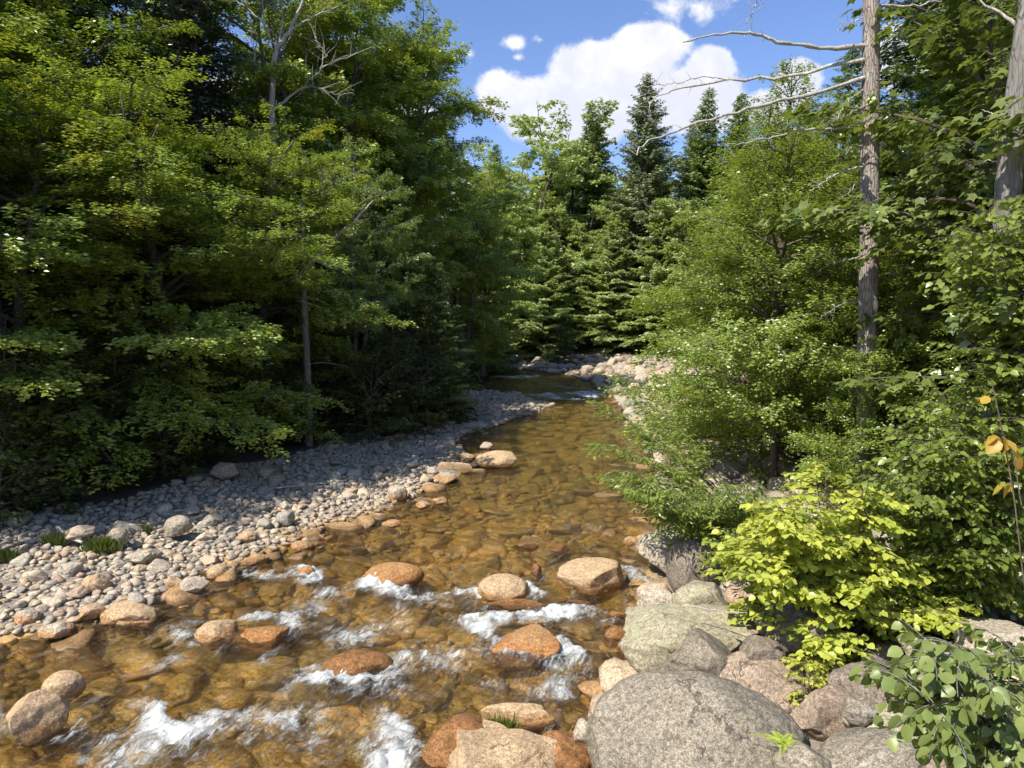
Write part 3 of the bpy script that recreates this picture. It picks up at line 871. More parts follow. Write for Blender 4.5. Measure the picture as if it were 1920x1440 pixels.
BR(1206, 732, 1262, 766, 0.2, 62, M_buff, 'river_boulder', 'orange-tan boulder at the end of the distant riffle', planes=7, rough=0.7)
BR(1160, 735, 1212, 752, 0.1, 63, M_granite_p, 'river_boulder', 'low reddish boulder beside the orange-tan one at the distant riffle', planes=7, rough=0.7)
BR(1190, 1003, 1215, 1022, 0.0, 64, M_buff, 'river_rock', 'small tan rock in calm water just off the long white boulder', cat='rock', planes=5, rough=0.6)
BR(1168, 1006, 1196, 1024, 0.0, 65, M_buff, 'river_rock', 'low tan rock in calm water, farther from the long white boulder', cat='rock', planes=5, rough=0.6)
for k, (a, b, c_, d_) in enumerate([(960, 1019, 1010, 1028), (1030, 1020, 1068, 1032), (1080, 1042, 1120, 1056), (995, 1058, 1016, 1075), (1060, 1125, 1108, 1136)]):
    BR(a, b, c_, d_ + 6, -0.06, 70 + k, M_rust, 'river_rock', 'small orange rock barely covered by calm water near the cream angular boulder', cat='rock', planes=5, rough=0.6, sub=4, group='sunken orange rocks near the cream angular boulder')
# stones of the left bar that stand out
BR(333, 1081, 391, 1114, 0.10, 80, M_stone, 'bank_stone', 'squarish buff stone at the shore, right one of a touching pair', cat='stone', planes=10)
BR(311, 1080, 347, 1113, 0.10, 81, M_buff, 'bank_stone', 'narrow cream stone at the shore, left one of a touching pair', cat='stone', planes=8)
BR(389, 1057, 435, 1090, 0.08, 82, M_buff, 'bank_stone', 'rounded tan stone out in the shallows past the touching pair', cat='stone', planes=5, cut=.6)
BR(155, 1077, 204, 1116, 0.2, 83, M_buff, 'bank_stone', 'upright rounded tan stone amid the sunlit cobbles', cat='stone', planes=4, cut=.6)
BR(30, 1143, 74, 1172, 0.1, 84, M_granite_w, 'bank_stone', 'round white stone near the shore at the left edge', cat='stone', planes=5)
BR(76, 1168, 130, 1199, 0.08, 85, M_granite_w, 'bank_stone', 'angular whitish stone at the waterline near the left edge', cat='stone', planes=10)
BR(150, 1131, 196, 1160, 0.12, 86, M_buff, 'bank_stone', 'angular yellow-tan stone beside the wide low buff boulder', cat='stone', planes=9)
BR(127, 1098, 172, 1122, 0.18, 87, M_stone, 'bank_stone', 'slanted brown stone leaning on the upright rounded one', cat='stone', planes=9)
BR(238, 1028, 302, 1058, 0.25, 88, M_granite_w, 'bank_stone', 'wide pale stone in the middle of the sunlit cobbles', cat='stone', planes=9)
BR(310, 968, 360, 1004, 0.4, 89, M_stone, 'bank_stone', 'rounded brownish stone on the edge of the tree shade', cat='stone', planes=6)
BR(519, 958, 553, 984, 0.2, 90, M_stone, 'bank_stone', 'blocky grey stone where the bar meets the shallows', cat='stone', planes=8)
BR(447, 995, 483, 1018, 0.15, 91, M_buff, 'bank_stone', 'flat-topped cream stone at the shore below the tree shade', cat='stone', planes=7)
BR(205, 990, 240, 1026, 0.4, 92, M_stone, 'bank_stone', 'smooth grey stone behind the large grass tuft', cat='stone', planes=4, cut=.5)
BR(396, 868, 446, 902, 0.6, 93, M_stone, 'bank_stone', 'tall wedge of grey rock at the foot of the dark woods', cat='stone', planes=12)
BR(125, 985, 175, 1010, 0.5, 94, M_stone, 'bank_stone', 'grey stone between the grass tufts and the dark woods', cat='stone', planes=6)
BR(728, 911, 764, 942, 0.12, 95, M_granite_w, 'bank_stone', 'white blocky stone at the shore with smaller ones in front', cat='stone', planes=9)
BR(780, 940, 806, 956, 0.03, 96, M_granite_w, 'bank_stone', 'small pale stone in the shallows, left one of two', cat='stone', planes=6)
BR(806, 932, 838, 947, 0.04, 97, M_buff, 'bank_stone', 'small tan stone in the shallows, right one of two', cat='stone', planes=6)
BR(716, 975, 752, 990, 0.02, 98, M_granite_w, 'bank_stone', 'flat white stone lying alone in the shallows', cat='stone', planes=6)
BR(815, 866, 886, 890, 0.12, 99, M_buff, 'bank_stone', 'cream stone joining the gravel bar to the pale tan boulder', cat='stone', planes=8)
BR(868, 793, 897, 808, 0.15, 120, M_stone, 'bank_stone', 'rounded grey stone below the shaded shingle slope', cat='stone', planes=5)
BR(900, 829, 925, 843, 0.08, 121, M_stone, 'bank_stone', 'small pale stone standing behind the pale tan boulder', cat='stone', planes=6)
BR(545, 1013, 588, 1034, 0.02, 122, M_buff, 'bank_stone', 'flat tan stone in the brown shallows, upstream of its neighbour', cat='stone', planes=6)
BR(452, 1040, 504, 1060, 0.02, 123, M_buff, 'bank_stone', 'long flat tan stone in the brown shallows', cat='stone', planes=7)

# scatter: candidate stones by zone, largest first, never overlapping too far
rng = np.random.default_rng(4)


class Packer:
    def __init__(self, cell=0.8):
        self.c, self.d = cell, {}

    def ok(self, x, y, r, f):
        i, j = int(x // self.c), int(y // self.c)
        for a in (-1, 0, 1):
            for b in (-1, 0, 1):
                for (u, v, q) in self.d.get((i + a, j + b), ()):
                    if (u - x) ** 2 + (v - y) ** 2 < (f * (q + r)) ** 2:
                        return False
        return True

    def put(self, x, y, r):
        self.d.setdefault((int(x // self.c), int(y // self.c)), []).append((x, y, r))


pk = Packer()
for (x, y, r) in heroes:
    if r < 0.8:
        pk.put(x, y, r * 0.85)


def inview(x, y, margin=60):
    if y < 3: return False
    px = 960 + F_PX * x / (y * cos(PITCH)) * 1.0
    return -margin * 2 < px < 1920 + margin


def sample_zone(zone, n, rmin, rmax, power, f=0.80):
    """n stone spots in a zone; returns list of (x,y,r)"""
    out = []
    rad = rmin + (rmax - rmin) * rng.random(n * 3) ** power
    rad = np.sort(rad)[::-1]
    for r in rad:
        x, y = zone()
        if x is None:
            continue
        if any((x - hx) ** 2 + (y - hy) ** 2 < (hr * 0.95 + r * .3) ** 2 for hx, hy, hr in BIGH):
            continue
        if pk.ok(x, y, r, f):
            pk.put(x, y, r)
            out.append((x, y, r))
            if len(out) >= n:
                break
    return out


BIGH = [h for h in heroes if h[2] >= 0.45]


def zone_left():
    y = 5.0 + 41 * rng.random() ** 1.35
    wdt = np.interp(y, [5, 14, 20, 26, 31, 36, 42, 47], [5.2, 5.6, 5.9, 4.3, 2.6, 4.6, 4.6, 3.0])
    x = float(xL(y)) + 0.15 - rng.random() * wdt
    if not inview(x, y): return None, None
    return x, y


def zone_shallow():
    y = 8.0 + 22 * rng.random() ** 1.3
    x = float(xL(y)) + 0.1 + abs(rng.normal()) * 0.55
    return x, y


def zone_far():
    y = rng.uniform(30, 74)
    x = float(xR(y)) + (-0.3 + rng.random() ** 1.2 * (11 if y > 40 else 3.5))
    if not inview(x, y): return None, None
    return x, y


def zone_near_right():
    y = rng.uniform(4, 30)
    x = float(xR(y)) + rng.random() * (7.5 if y < 14 else 3.5)
    return x, y


def zone_bed():
    y = 5.0 + 20 * rng.random() ** 1.3
    a, b = float(xL(y)), float(xR(y))
    return a + (b - a) * rng.random(), y


def zone_bed_far():
    y = 22.0 + 44 * rng.random()
    a, b = float(xL(y)), float(xR(y))
    return a + (b - a) * rng.random(), y


big_left = sample_zone(zone_left, 300, 0.09, 0.25, 2.4, 0.85)
shal = sample_zone(zone_shallow, 150, 0.07, 0.17, 1.8, 0.95)
big_far = sample_zone(zone_far, 190, 0.22, 0.62, 1.8, 0.8)
far_small = sample_zone(zone_far, 1300, 0.10, 0.24, 1.3, 0.72)
small_left = sample_zone(zone_left, 8500, 0.028, 0.10, 1.5, 0.70)
near_b = [(x, y, r) for (x, y, r) in sample_zone(zone_near_right, 90, 0.3, 0.55, 1.3, 0.75)]
near_r = sample_zone(zone_near_right, 1100, 0.08, 0.3, 1.6, 0.78)
pk = Packer(1.0)
bed_big = sample_zone(zone_bed, 420, 0.14, 0.42, 2.0, 0.75)
bed_small = sample_zone(zone_bed, 3000, 0.05, 0.15, 1.4, 0.7)
bed_far = sample_zone(zone_bed_far, 170, 0.10, 0.40, 1.9, 0.75)


def angpx(x, y, r):
    return 2 * r * F_PX / math.hypot(x, y)


# the 300 that show largest are things of their own; the rest is gravel
cand = [(angpx(*s) * 1.0, 'left', s) for s in big_left] + [(angpx(*s), 'shallow', s) for s in shal] + [(angpx(*s) * 0.8, 'far', s) for s in big_far if s[0] < 13]
cand.sort(key=lambda c: -c[0])
solo, rest = cand[:225], cand[225:]
GRP = {
    'sun': ('cobble', 'dry cream or grey cobble on the sunlit strip of the left bar', 'sunlit cobbles of the left bar'),
    'shade': ('cobble', 'grey cobble on the upper left bar in the shade of the trees', 'shaded cobbles of the left bar'),
    'spit': ('cobble', 'grey stone on the distant gravel spit left of the calm pool', 'stones of the distant gravel spit'),
    'shallow': ('cobble', 'loose cobble lying in the brown shallows off the left bar', 'cobbles in the shallows'),
    'far': ('bank_boulder', 'pale rounded boulder on the distant bar beyond the river bend', 'boulders of the distant bar'),
    'farn': ('bank_boulder', 'pale boulder on the right shore under the overhanging beech boughs', 'boulders under the beech boughs'),
}
for k, (a, zn, (x, y, r)) in enumerate(solo):
    rr = random.Random(k * 31 + 5)
    dsh = (float(xL(y)) - x)
    if zn == 'left':
        key = 'spit' if y > 31 else ('sun' if dsh < np.interp(y, [8, 12, 16, 20, 26, 32], [5.0, 3.6, 2.6, 1.6, 1.0, .2]) else 'shade')
    elif zn == 'far':
        key = 'far' if y > 38 else 'farn'
    else:
        key = zn
    nm, lb, gp = GRP[key]
    o = link(nm, ROCK_V[rr.randrange(16)], loc=(x, y, gz(x, y) + r * (0.22 if zn != 'shallow' else 0.3)))
    sx = r * rr.uniform(0.95, 1.25)
    o.scale = (sx, r * rr.uniform(.75, 1.0), r * rr.uniform(0.5, 0.78))
    o.rotation_euler = (rr.uniform(-.25, .25), rr.uniform(-.25, .25), rr.uniform(0, 6.28))
    tag(o, lb, 'cobble' if nm == 'cobble' else 'boulder', gp)


def merged_rocks(name, spots, mat, sub_of, lift=0.25, flat=(0.5, 0.8), seed=1, kind='stuff', label=None, cat=None):
    rg = np.random.default_rng(seed)
    S = np.array(spots)
    zg = ground(S[:, 0], S[:, 1])
    vs, fs, rn, n = [], [], [], 0
    base = {(k, s): rock_shape(300 + k, s, 12, 0.92, 1.25, .5) for k in range(8) for s in (1, 2, 3)}
    for (x, y, r), z in zip(S, zg):
        v, f = base[(int(rg.integers(8)), sub_of(x, y, r))]
        a = rg.uniform(0, 2 * pi)
        sc = np.array([rg.uniform(.95, 1.3), rg.uniform(.75, 1.0), rg.uniform(*flat)]) * r
        q = v * sc
        tx = rg.uniform(-.35, .35)
        q = np.stack([q[:, 0], q[:, 1] * cos(tx) - q[:, 2] * sin(tx), q[:, 1] * sin(tx) + q[:, 2] * cos(tx)], -1)
        q = np.stack([q[:, 0] * cos(a) - q[:, 1] * sin(a), q[:, 0] * sin(a) + q[:, 1] * cos(a), q[:, 2]], -1)
        vs.append(q + [x, y, z + lift * r])
        fs.append(f + n)
        n += len(v)
        rn.append(np.full(len(v), rg.random()))
    o = link(name, mesh_np(name, np.concatenate(vs), np.concatenate(fs), [mat], True, {'rnd': np.concatenate(rn)}))
    tag(o, label, cat, kind=kind)
    return o


lod = lambda x, y, r: 3 if angpx(x, y, r) > 34 else (2 if angpx(x, y, r) > 11 else 1)
merged_rocks('gravel', [s for _, z_, s in rest if z_ == 'left'] + small_left, M_gravel, lod, label='packed grey and cream river gravel of the left bar', cat='gravel')
merged_rocks('bank_gravel', [s for _, z_, s in rest if z_ != 'left'] + far_small + near_r + near_b + [s for s in big_far if s[0] >= 13], M_gravel, lod, label='pale stony rubble along the right and far shore', cat='gravel', seed=2, lift=0.35)
merged_rocks('riverbed_pebbles', bed_big + bed_small + bed_far, M_bed, lod, lift=0.15, flat=(0.3, 0.55), seed=3, label='brown and orange pebbles seen through the river water', cat='pebbles')


# ------------------------------------------------------------------ vegetation
def jit(rg, n, s):
    return rg.normal(size=(n, 3)) * s


def path_from(start, az, elev, length, n, droop, rg, wob=0.06):
    pts = [np.array(start, float)]
    e = elev
    a = az
    st = length / (n - 1)
    for k in range(n - 1):
        d = np.array([cos(a) * cos(e), sin(a) * cos(e), sin(e)])
        pts.append(pts[-1] + d * st)
        e -= droop / (n - 1)
        a += rg.normal() * wob
        e += rg.normal() * wob * 0.6
    return np.array(pts)


def along(pts, s):
    n = len(pts) - 1
    x = np.clip(np.asarray(s) * n, 0, n - 1e-6)
    i = x.astype(int)
    f = (x - i)[:, None]
    return pts[i] * (1 - f) + pts[i + 1] * f, unit(pts[i + 1] - pts[i])


def broadleaf(seed, H, trunk_r, R, prof, hb, nl, leafsz, dens, shape, lmat, bmat, elev=(0.25, 1.0), droop=0.5, sub_k=3.2, up=0.45, lean=(0, 0), stems=1, name='tree', sublen=0.42, hang=0.15, wob=0.08, spread=0.10, outw=0.8):
    """returns (trunk mesh, branch mesh, crown mesh)"""
    rg = np.random.default_rng(seed)
    tr, br = Tubes(), Tubes()
    lv = Leaves(shape)
    trunks = []
    for s in range(stems):
        a0 = rg.uniform(0, 2 * pi)
        ln = np.array(lean, float) + (np.array([cos(a0 + s * 2.4), sin(a0 + s * 2.4)]) * spread * H if stems > 1 else 0)
        tt = np.linspace(0, 1, 12)
        wobx = np.cumsum(rg.normal(size=12)) * 0.012 * H * 0.5
        woby = np.cumsum(rg.normal(size=12)) * 0.012 * H * 0.5
        pts = np.stack([ln[0] * tt ** 1.4 + wobx * tt, ln[1] * tt ** 1.4 + woby * tt, H * tt * (1 if s == 0 and stems < 5 else rg.uniform(.72, .95)) - 0.15], -1)
        rad = trunk_r * (1 - tt) ** 0.8 * 0.95 + trunk_r * 0.06
        rad[0] *= 1.3
        tr.add(pts, rad, 10)
        trunks.append(pts)
    for i in range(nl):
        q = (i + rg.random()) / nl
        t = hb + (1 - hb) * q ** 0.9 * 0.98
        tp = trunks[i % stems]
        sp, _ = along(tp, [t])
        az = i * 2.39996 + rg.normal() * 0.35
        L = R * prof(q) * rg.uniform(0.72, 1.12)
        if L < 0.25: continue
        el = elev[0] + (elev[1] - elev[0]) * q + rg.normal() * 0.24
        lp = path_from(sp[0], az, el, L, 8, droop, rg, wob)
        br.add(lp, np.linspace(max(0.012, 0.018 * L), 0.006, 8), 4)
        ns = max(4, int(L * sub_k))
        for j in range(ns):
            s = 0.18 + 0.82 * (j + rg.random()) / ns
            b, d = along(lp, [s])
            side = 1 if j % 2 else -1
            if s > 0.93: side *= 0.2
            saz = math.atan2(d[0][1], d[0][0]) + side * rg.uniform(0.5, 1.2)
            sl = max(0.25, sublen * L * (1.1 - 0.75 * s) * rg.uniform(0.6, 1.2))
            spath = path_from(b[0], saz, math.asin(np.clip(d[0][2], -1, 1)) * 0.5 + rg.normal() * 0.28, sl, 4, 0.5, rg, 0.2)
            br.add(spath, np.linspace(0.008, 0.003, 4), 3)
            m = int(dens * sl * rg.uniform(0.7, 1.3)) + 2
            pp, dd = along(spath, rg.random(m) ** 0.8)
            ca_ = rg.choice([-1.0, 1.0], m) * rg.uniform(0.3, 1.3, m)
            dx = dd[:, 0] * np.cos(ca_) - dd[:, 1] * np.sin(ca_)
            dy = dd[:, 0] * np.sin(ca_) + dd[:, 1] * np.cos(ca_)
            ld = np.stack([dx, dy, np.full(m, -hang) + rg.normal(size=m) * 0.15], -1)
            off = rg.random(m)[:, None] ** 0.6 * min(0.30, 0.45 * sl)
            pos = pp + unit(ld) * off + np.array([0, 0, 1.0]) * (rg.normal(size=m) * 0.07)[:, None]
            oo = pos - np.array([0, 0, H * .45]); oo = unit(oo) * outw
            nn = np.array([0, 0, 0.75]) + oo + jit(rg, m, up)
            lv.add(pos, ld, nn, leafsz * rg.uniform(0.65, 1.2, m), rg.random(m))
    return tr.mesh(name + '_trunk', bmat), br.mesh(name + '_branches', bmat), lv.mesh(name + '_crown', lmat)


def conifer(seed, H, trunk_r, R, hb, step, dens, nsz, lmat, bmat, shape='needle', elev=0.15, droop=0.55, power=0.9, gap=0.0, name='conifer', dead=0, nper=6, fan=0.30, topw=0.0):
    rg = np.random.default_rng(seed)
    tr, br = Tubes(), Tubes()
    lv = Leaves(shape)
    tt = np.linspace(0, 1, 12)
    wob = np.cumsum(rg.normal(size=(12, 2)), 0) * 0.004 * H
    tp = np.stack([wob[:, 0], wob[:, 1], H * tt - 0.15], -1)
    tr.add(tp, trunk_r * (1 - tt) ** 0.9 + 0.012, 9)
    h = hb * H
    while h < H * 0.992:
        q = (h / H - hb) / (1 - hb)
        n = nper + (1 if rg.random() < .5 else 0)
        a0 = rg.uniform(0, 6.28)
        for i in range(n):
            if rg.random() < gap: continue
            L = (R * (1 - q) ** power + topw) * rg.choice([rg.uniform(0.8, 1.15), rg.uniform(0.45, 0.9)], p=[.65, .35])
            if q < 0.12: L *= 0.75 + q * 2
            L = max(L, 0.15)
            sp, _ = along(tp, [min(0.999, (h + rg.uniform(-.5, .5) * step) / H)])
            lp = path_from(sp[0], a0 + i * 2 * pi / n + rg.normal() * 0.2, elev + 0.5 * q + rg.normal() * .2, L, 7, droop * (1 - q * .6), rg, 0.05)
            lp[-2:, 2] += 0.04 * L
            br.add(lp, np.linspace(max(.008, 0.013 * L), .004, 7), 3)
            ns = max(3, int(L * 5.5))
            for j in range(ns):
                s = 0.12 + 0.88 * (j + rg.random()) / ns
                b, d = along(lp, [s])
                saz = math.atan2(d[0][1], d[0][0]) + (1 if j % 2 else -1) * rg.uniform(0.6, 1.1)
                sl = max(0.10, fan * L * (1.05 - 0.8 * s) * rg.uniform(.7, 1.2))
                m = int(dens * sl) + 2
                ss = rg.random(m)
                base = b[0] + np.stack([cos(saz) * sl * ss, sin(saz) * sl * ss, -0.18 * sl * ss + rg.normal(size=m) * 0.03], -1)
                ca_ = saz + rg.choice([-1, 1], m) * rg.uniform(0.25, 1.0, m)
                ld = np.stack([np.cos(ca_), np.sin(ca_), -0.12 + rg.normal(size=m) * 0.22], -1)
                oo = base - np.array([0, 0, h - .3 * R]); oo = unit(oo) * .8
                nn = np.array([0, 0, 0.7]) + oo + jit(rg, m, .45)
                lv.add(base, ld, nn, nsz * rg.uniform(.6, 1.25, m), rg.random(m))
        h += step * rg.uniform(.7, 1.3) * (1 - 0.35 * q)
    # leader
    m = 30
    base = tp[-1] - np.array([0, 0, 1.0]) * rg.random(m)[:, None] * 0.6
    lv.add(base, unit(jit(rg, m, 1.0)) + [0, 0, .5], jit(rg, m, 1.0), nsz * .8, rg.random(m))
    return tr.mesh(name + '_trunk', bmat), br.mesh(name + '_branches', bmat), lv.mesh(name + '_crown', lmat)


def place(kind_meshes, name, loc, rz, sc, label, cat='tree', group=None):
    o = empty(name, loc, rz)
    o.scale = sc if isinstance(sc, tuple) else (sc, sc, sc)
    for n, me in zip(('trunk', 'branches', 'crown'), kind_meshes):
        link(n, me, o)
    tag(o, label, cat, group)
    return o


def base(px, y):
    """ground point at distance y seen in column px"""
    x = (px - 960) / F_PX * y
    # small correction for pitch
    d = ray(px, 700)
    x = d[0] / d[1] * y
    return (float(x), float(y), gz(x, y))


dome = lambda q: (0.75 + 0.5 * q) if q < 0.35 else math.sqrt(max(0.02, 1 - ((q - 0.35) / 0.68) ** 2)) * 0.95
vase = lambda q: math.sqrt(max(0.03, 1 - abs(q - 0.5) ** 2 * 3.2))
ball = lambda q: math.sqrt(max(0.05, 1 - (2 * q - 1) ** 2 * 0.75)) * .95
cone = lambda q: 1.05 * (1 - q) ** 0.62 + 0.05

# unique kinds
T_maple = [broadleaf(1, 13, .19, 4.6, dome, 0.06, 72, .12, 135, 'diamond', M_maple, B_dark, elev=(0.05, 0.95), droop=0.55, name='maple', stems=2, spread=.06, wob=.14),
           broadleaf(2, 14, .20, 5.0, dome, 0.08, 72, .12, 130, 'diamond', M_maple2, B_dark, elev=(0.05, 0.95), droop=0.6, name='maple', stems=2, spread=.08, wob=.14)]
T_ash = [broadleaf(3, 18, .20, 4.4, vase, 0.16, 76, .19, 86, 'slim', M_ash, B_grey, elev=(0.3, 1.1), droop=0.7, name='ash', hang=0.35, up=.6, stems=3, spread=.13, wob=.16),
         broadleaf(4, 18.4, .20, 4.9, ball, 0.14, 96, .15, 130, 'diamond', M_maple2, B_grey, elev=(0.2, 0.85), droop=0.5, name='aspen', up=0.7, stems=3, spread=.12, wob=.16)]
T_far = [broadleaf(5, 21, .22, 4.6, ball, 0.06, 130, .32, 36, 'diamond', M_far, B_dark, elev=(0.1, 0.55), droop=0.5, stems=5, spread=.17, wob=.2, name='far_tree', up=.7)]
T_hem = [conifer(6, 15, .20, 4.2, 0.04, 0.40, 58, .19, M_hem, B_dark, 'slim', name='hemlock', power=.8),
         conifer(7, 13, .17, 3.8, 0.03, 0.38, 58, .19, M_hem, B_dark, 'slim', name='hemlock', power=.75)]
T_hemf = [conifer(26, 14, .18, 4.6, 0.03, 0.36, 60, .24, M_far, B_dark, 'slim', name='hemlock', power=.6)]
T_spr = [conifer(8, 25, .26, 5.6, 0.06, 0.40, 44, .27, M_spruce, B_dark, 'slim', name='spruce', power=.68, topw=.2, droop=.35),
         conifer(9, 22, .24, 4.3, 0.04, 0.36, 44, .27, M_hem, B_dark, 'slim', name='spruce', power=.68, topw=.2, droop=.35)]
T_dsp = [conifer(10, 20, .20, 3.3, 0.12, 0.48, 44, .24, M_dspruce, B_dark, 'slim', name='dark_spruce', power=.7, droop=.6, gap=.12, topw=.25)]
T_beech = [broadleaf(11, 10.5, .12, 4.8, cone, 0.13, 84, .105, 105, 'diamond', M_beech, B_twig, elev=(0.12, 0.95), droop=0.35, name='beech', hang=.1, up=.4, sub_k=3.8),
           broadleaf(12, 12, .13, 4.0, cone, 0.03, 96, .105, 105, 'diamond', M_beech, B_twig, elev=(0.2, 0.95), droop=0.35, name='beech', hang=.1, up=.4, sub_k=3.8)]
T_bigl = [broadleaf(13, 9, .11, 3.2, vase, 0.08, 44, .20, 34, 'lobed', M_bigleaf, B_twig, elev=(0.2, 1.0), droop=0.6, name='striped_maple', hang=.35, up=.5)]
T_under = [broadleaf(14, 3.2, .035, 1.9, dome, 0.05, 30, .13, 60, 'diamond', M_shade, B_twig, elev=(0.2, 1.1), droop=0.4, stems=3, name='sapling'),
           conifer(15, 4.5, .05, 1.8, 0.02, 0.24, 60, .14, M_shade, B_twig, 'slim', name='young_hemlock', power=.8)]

# --- left bank, front row
place(T_maple[0], 'maple_tree', base(20, 17.2), 0.3, (1.02, 1.02, .72), 'layered maple with yellow-tipped sprays filling the left edge')
place(T_maple[1], 'maple_tree', base(330, 20.3), 2.2, (.98, .98, .70), 'layered lime-tinged maple leaning over the shaded cobbles')
place(T_maple[0], 'maple_tree', base(120, 22.5), 4.0, (1.05, 1.05, 1.0), 'tall maple with a dark trunk just behind the layered ones')
place(T_maple[1], 'maple_tree', base(480, 25.0), 5.1, (.90, .90, .72), 'maple with pale sunlit shelves of leaves above a grey trunk')
place(T_ash[0], 'ash_tree', base(665, 29.5), 1.0, 0.60, 'drooping narrow-leaved ash overhanging the top of the cobble bar')
place(T_ash[1], 'aspen_tree', base(738, 41.0), 0.6, 1.02, 'tall light-green tree whose crown edge stands against the clouds')
place(T_ash[1], 'aspen_tree', base(655, 38.5), 2.3, 1.22, 'tallest light-green tree, its top cut off by the upper edge of the picture')
place(T_ash[1], 'aspen_tree', base(575, 35), 4.9, 1.12, 'light-green tree with yellowish top right behind the forked birch')
place(T_ash[0], 'ash_tree', base(700, 40.0), 3.3, 1.08, 'tall light-green ash beside the bare forked birch')
place(T_hem[1], 'hemlock_tree', base(826, 31.5), 1.4, .52, 'dark hemlock standing where the shingle spit begins')
place(T_hem[0], 'hemlock_tree', base(765, 36.5), 0.4, .70, 'dark hemlock in deep shade at the inner edge of the bar')
place(T_ash[1], 'aspen_tree', base(870, 50), 3.6, .86, 'dark glossy-leaved tree leaning over the bend of the river')
place(T_ash[1], 'aspen_tree', base(905, 60), 1.6, .90, 'slender grey-green tree at the left side of the river bend')
place(T_dsp[0], 'spruce_tree', base(395, 29), 0.7, 1.02, 'black spruce with ragged boughs against blue sky')
place(T_dsp[0], 'spruce_tree', base(325, 31), 2.7, 1.05, 'black spruce left of the ragged one, half veiled by maples')
place(T_dsp[0], 'spruce_tree', base(170, 24), 4.7, 1.0, 'dark spruce rising behind the yellow-tipped maple')
place(T_dsp[0], 'spruce_tree', base(795, 56), 1.9, 1.32, 'spruce whose thin top pokes above the tall light-green crowns')
place(T_hem[0], 'hemlock_tree', base(700, 44), 5.9, 1.25, 'tall hemlock hidden between the light-green crowns')
place(T_maple[1], 'maple_tree', base(-60, 22), 1.1, 1.2, 'tall sunlit maple at the top left edge of the woods')
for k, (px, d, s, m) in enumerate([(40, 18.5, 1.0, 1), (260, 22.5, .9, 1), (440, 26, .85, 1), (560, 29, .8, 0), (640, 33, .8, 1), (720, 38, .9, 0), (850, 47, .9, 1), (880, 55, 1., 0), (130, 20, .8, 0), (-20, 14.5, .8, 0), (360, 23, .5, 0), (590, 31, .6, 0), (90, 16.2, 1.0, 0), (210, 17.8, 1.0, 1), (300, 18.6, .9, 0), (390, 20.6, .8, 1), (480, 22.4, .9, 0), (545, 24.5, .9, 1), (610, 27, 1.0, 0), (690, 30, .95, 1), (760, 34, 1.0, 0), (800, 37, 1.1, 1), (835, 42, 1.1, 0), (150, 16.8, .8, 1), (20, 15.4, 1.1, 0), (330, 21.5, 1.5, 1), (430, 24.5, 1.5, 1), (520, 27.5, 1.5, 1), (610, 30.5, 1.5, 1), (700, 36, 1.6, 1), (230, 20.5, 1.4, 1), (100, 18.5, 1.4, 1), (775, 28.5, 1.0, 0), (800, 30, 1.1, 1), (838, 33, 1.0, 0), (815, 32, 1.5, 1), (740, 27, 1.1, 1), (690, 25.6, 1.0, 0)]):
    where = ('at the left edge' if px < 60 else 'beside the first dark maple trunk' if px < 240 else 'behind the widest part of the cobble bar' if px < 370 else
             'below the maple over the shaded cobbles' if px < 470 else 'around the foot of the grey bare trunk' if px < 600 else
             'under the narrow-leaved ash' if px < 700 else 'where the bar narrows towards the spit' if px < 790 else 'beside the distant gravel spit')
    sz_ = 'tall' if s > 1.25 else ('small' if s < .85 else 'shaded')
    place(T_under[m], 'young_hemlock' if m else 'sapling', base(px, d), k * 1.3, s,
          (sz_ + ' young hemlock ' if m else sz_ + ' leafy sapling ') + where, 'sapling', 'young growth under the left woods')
# --- left woods behind, shaded filler
rr = random.Random(8)
n_f = 0
fillers = []
for row, (off, stp) in enumerate([(5.5, 4.2), (10.5, 5.0), (16.5, 6.0), (24, 7.5), (33, 9)]):
    y = 8.0 + row * 1.5
    while y < 84:
        x = float(np.interp(y, [0, 8, 14, 20, 30, 42, 50, 58, 70], [-27, -20, -12.8, -11.5, -10.5, -6.0, -5.5, -7, -16])) - off + rr.uniform(-1.2, 1.2)
        yy_ = y + rr.uniform(-1.5, 1.5)
        if (x - 0) / max(yy_, 1) > -1.05:
            fillers.append((x, yy_))
        y += stp * rr.uniform(.8, 1.2)
for k, (x, y) in enumerate(fillers):
    c_ = rr.random()
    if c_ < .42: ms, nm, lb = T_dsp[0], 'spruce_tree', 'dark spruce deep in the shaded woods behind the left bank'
    elif c_ < .7: ms, nm, lb = T_hem[k % 2], 'hemlock_tree', 'dark hemlock deep in the shaded woods behind the left bank'
    else: ms, nm, lb = T_maple[k % 2], 'maple_tree', 'leafy maple deep in the woods behind the left bank'
    place(ms, nm, (x, y, gz(x, y)), rr.uniform(0, 6.28), rr.uniform(.85, 1.15) * (.95 if y < 17 else 1), lb, group='trees of the woods behind the left bank')
# --- unseen trees added beside the viewpoint, sized to shade the bar and lower woods
for k, (x, y, s, m) in enumerate([(-15.2, 13.2, 1.05, 0), (-16.5, 15.5, 1.0, 1), (-18.5, 11.0, 1.1, 1), (-21, 8.0, 1.1, 0), (-25, 5, 1.15, 1)]):
    place(T_maple[m], 'maple_tree', (x, y, gz(x, y)), k * 1.7, s, 'unseen maple added beside the viewpoint to shade the left bar', group='unseen shade maples beside the viewpoint')

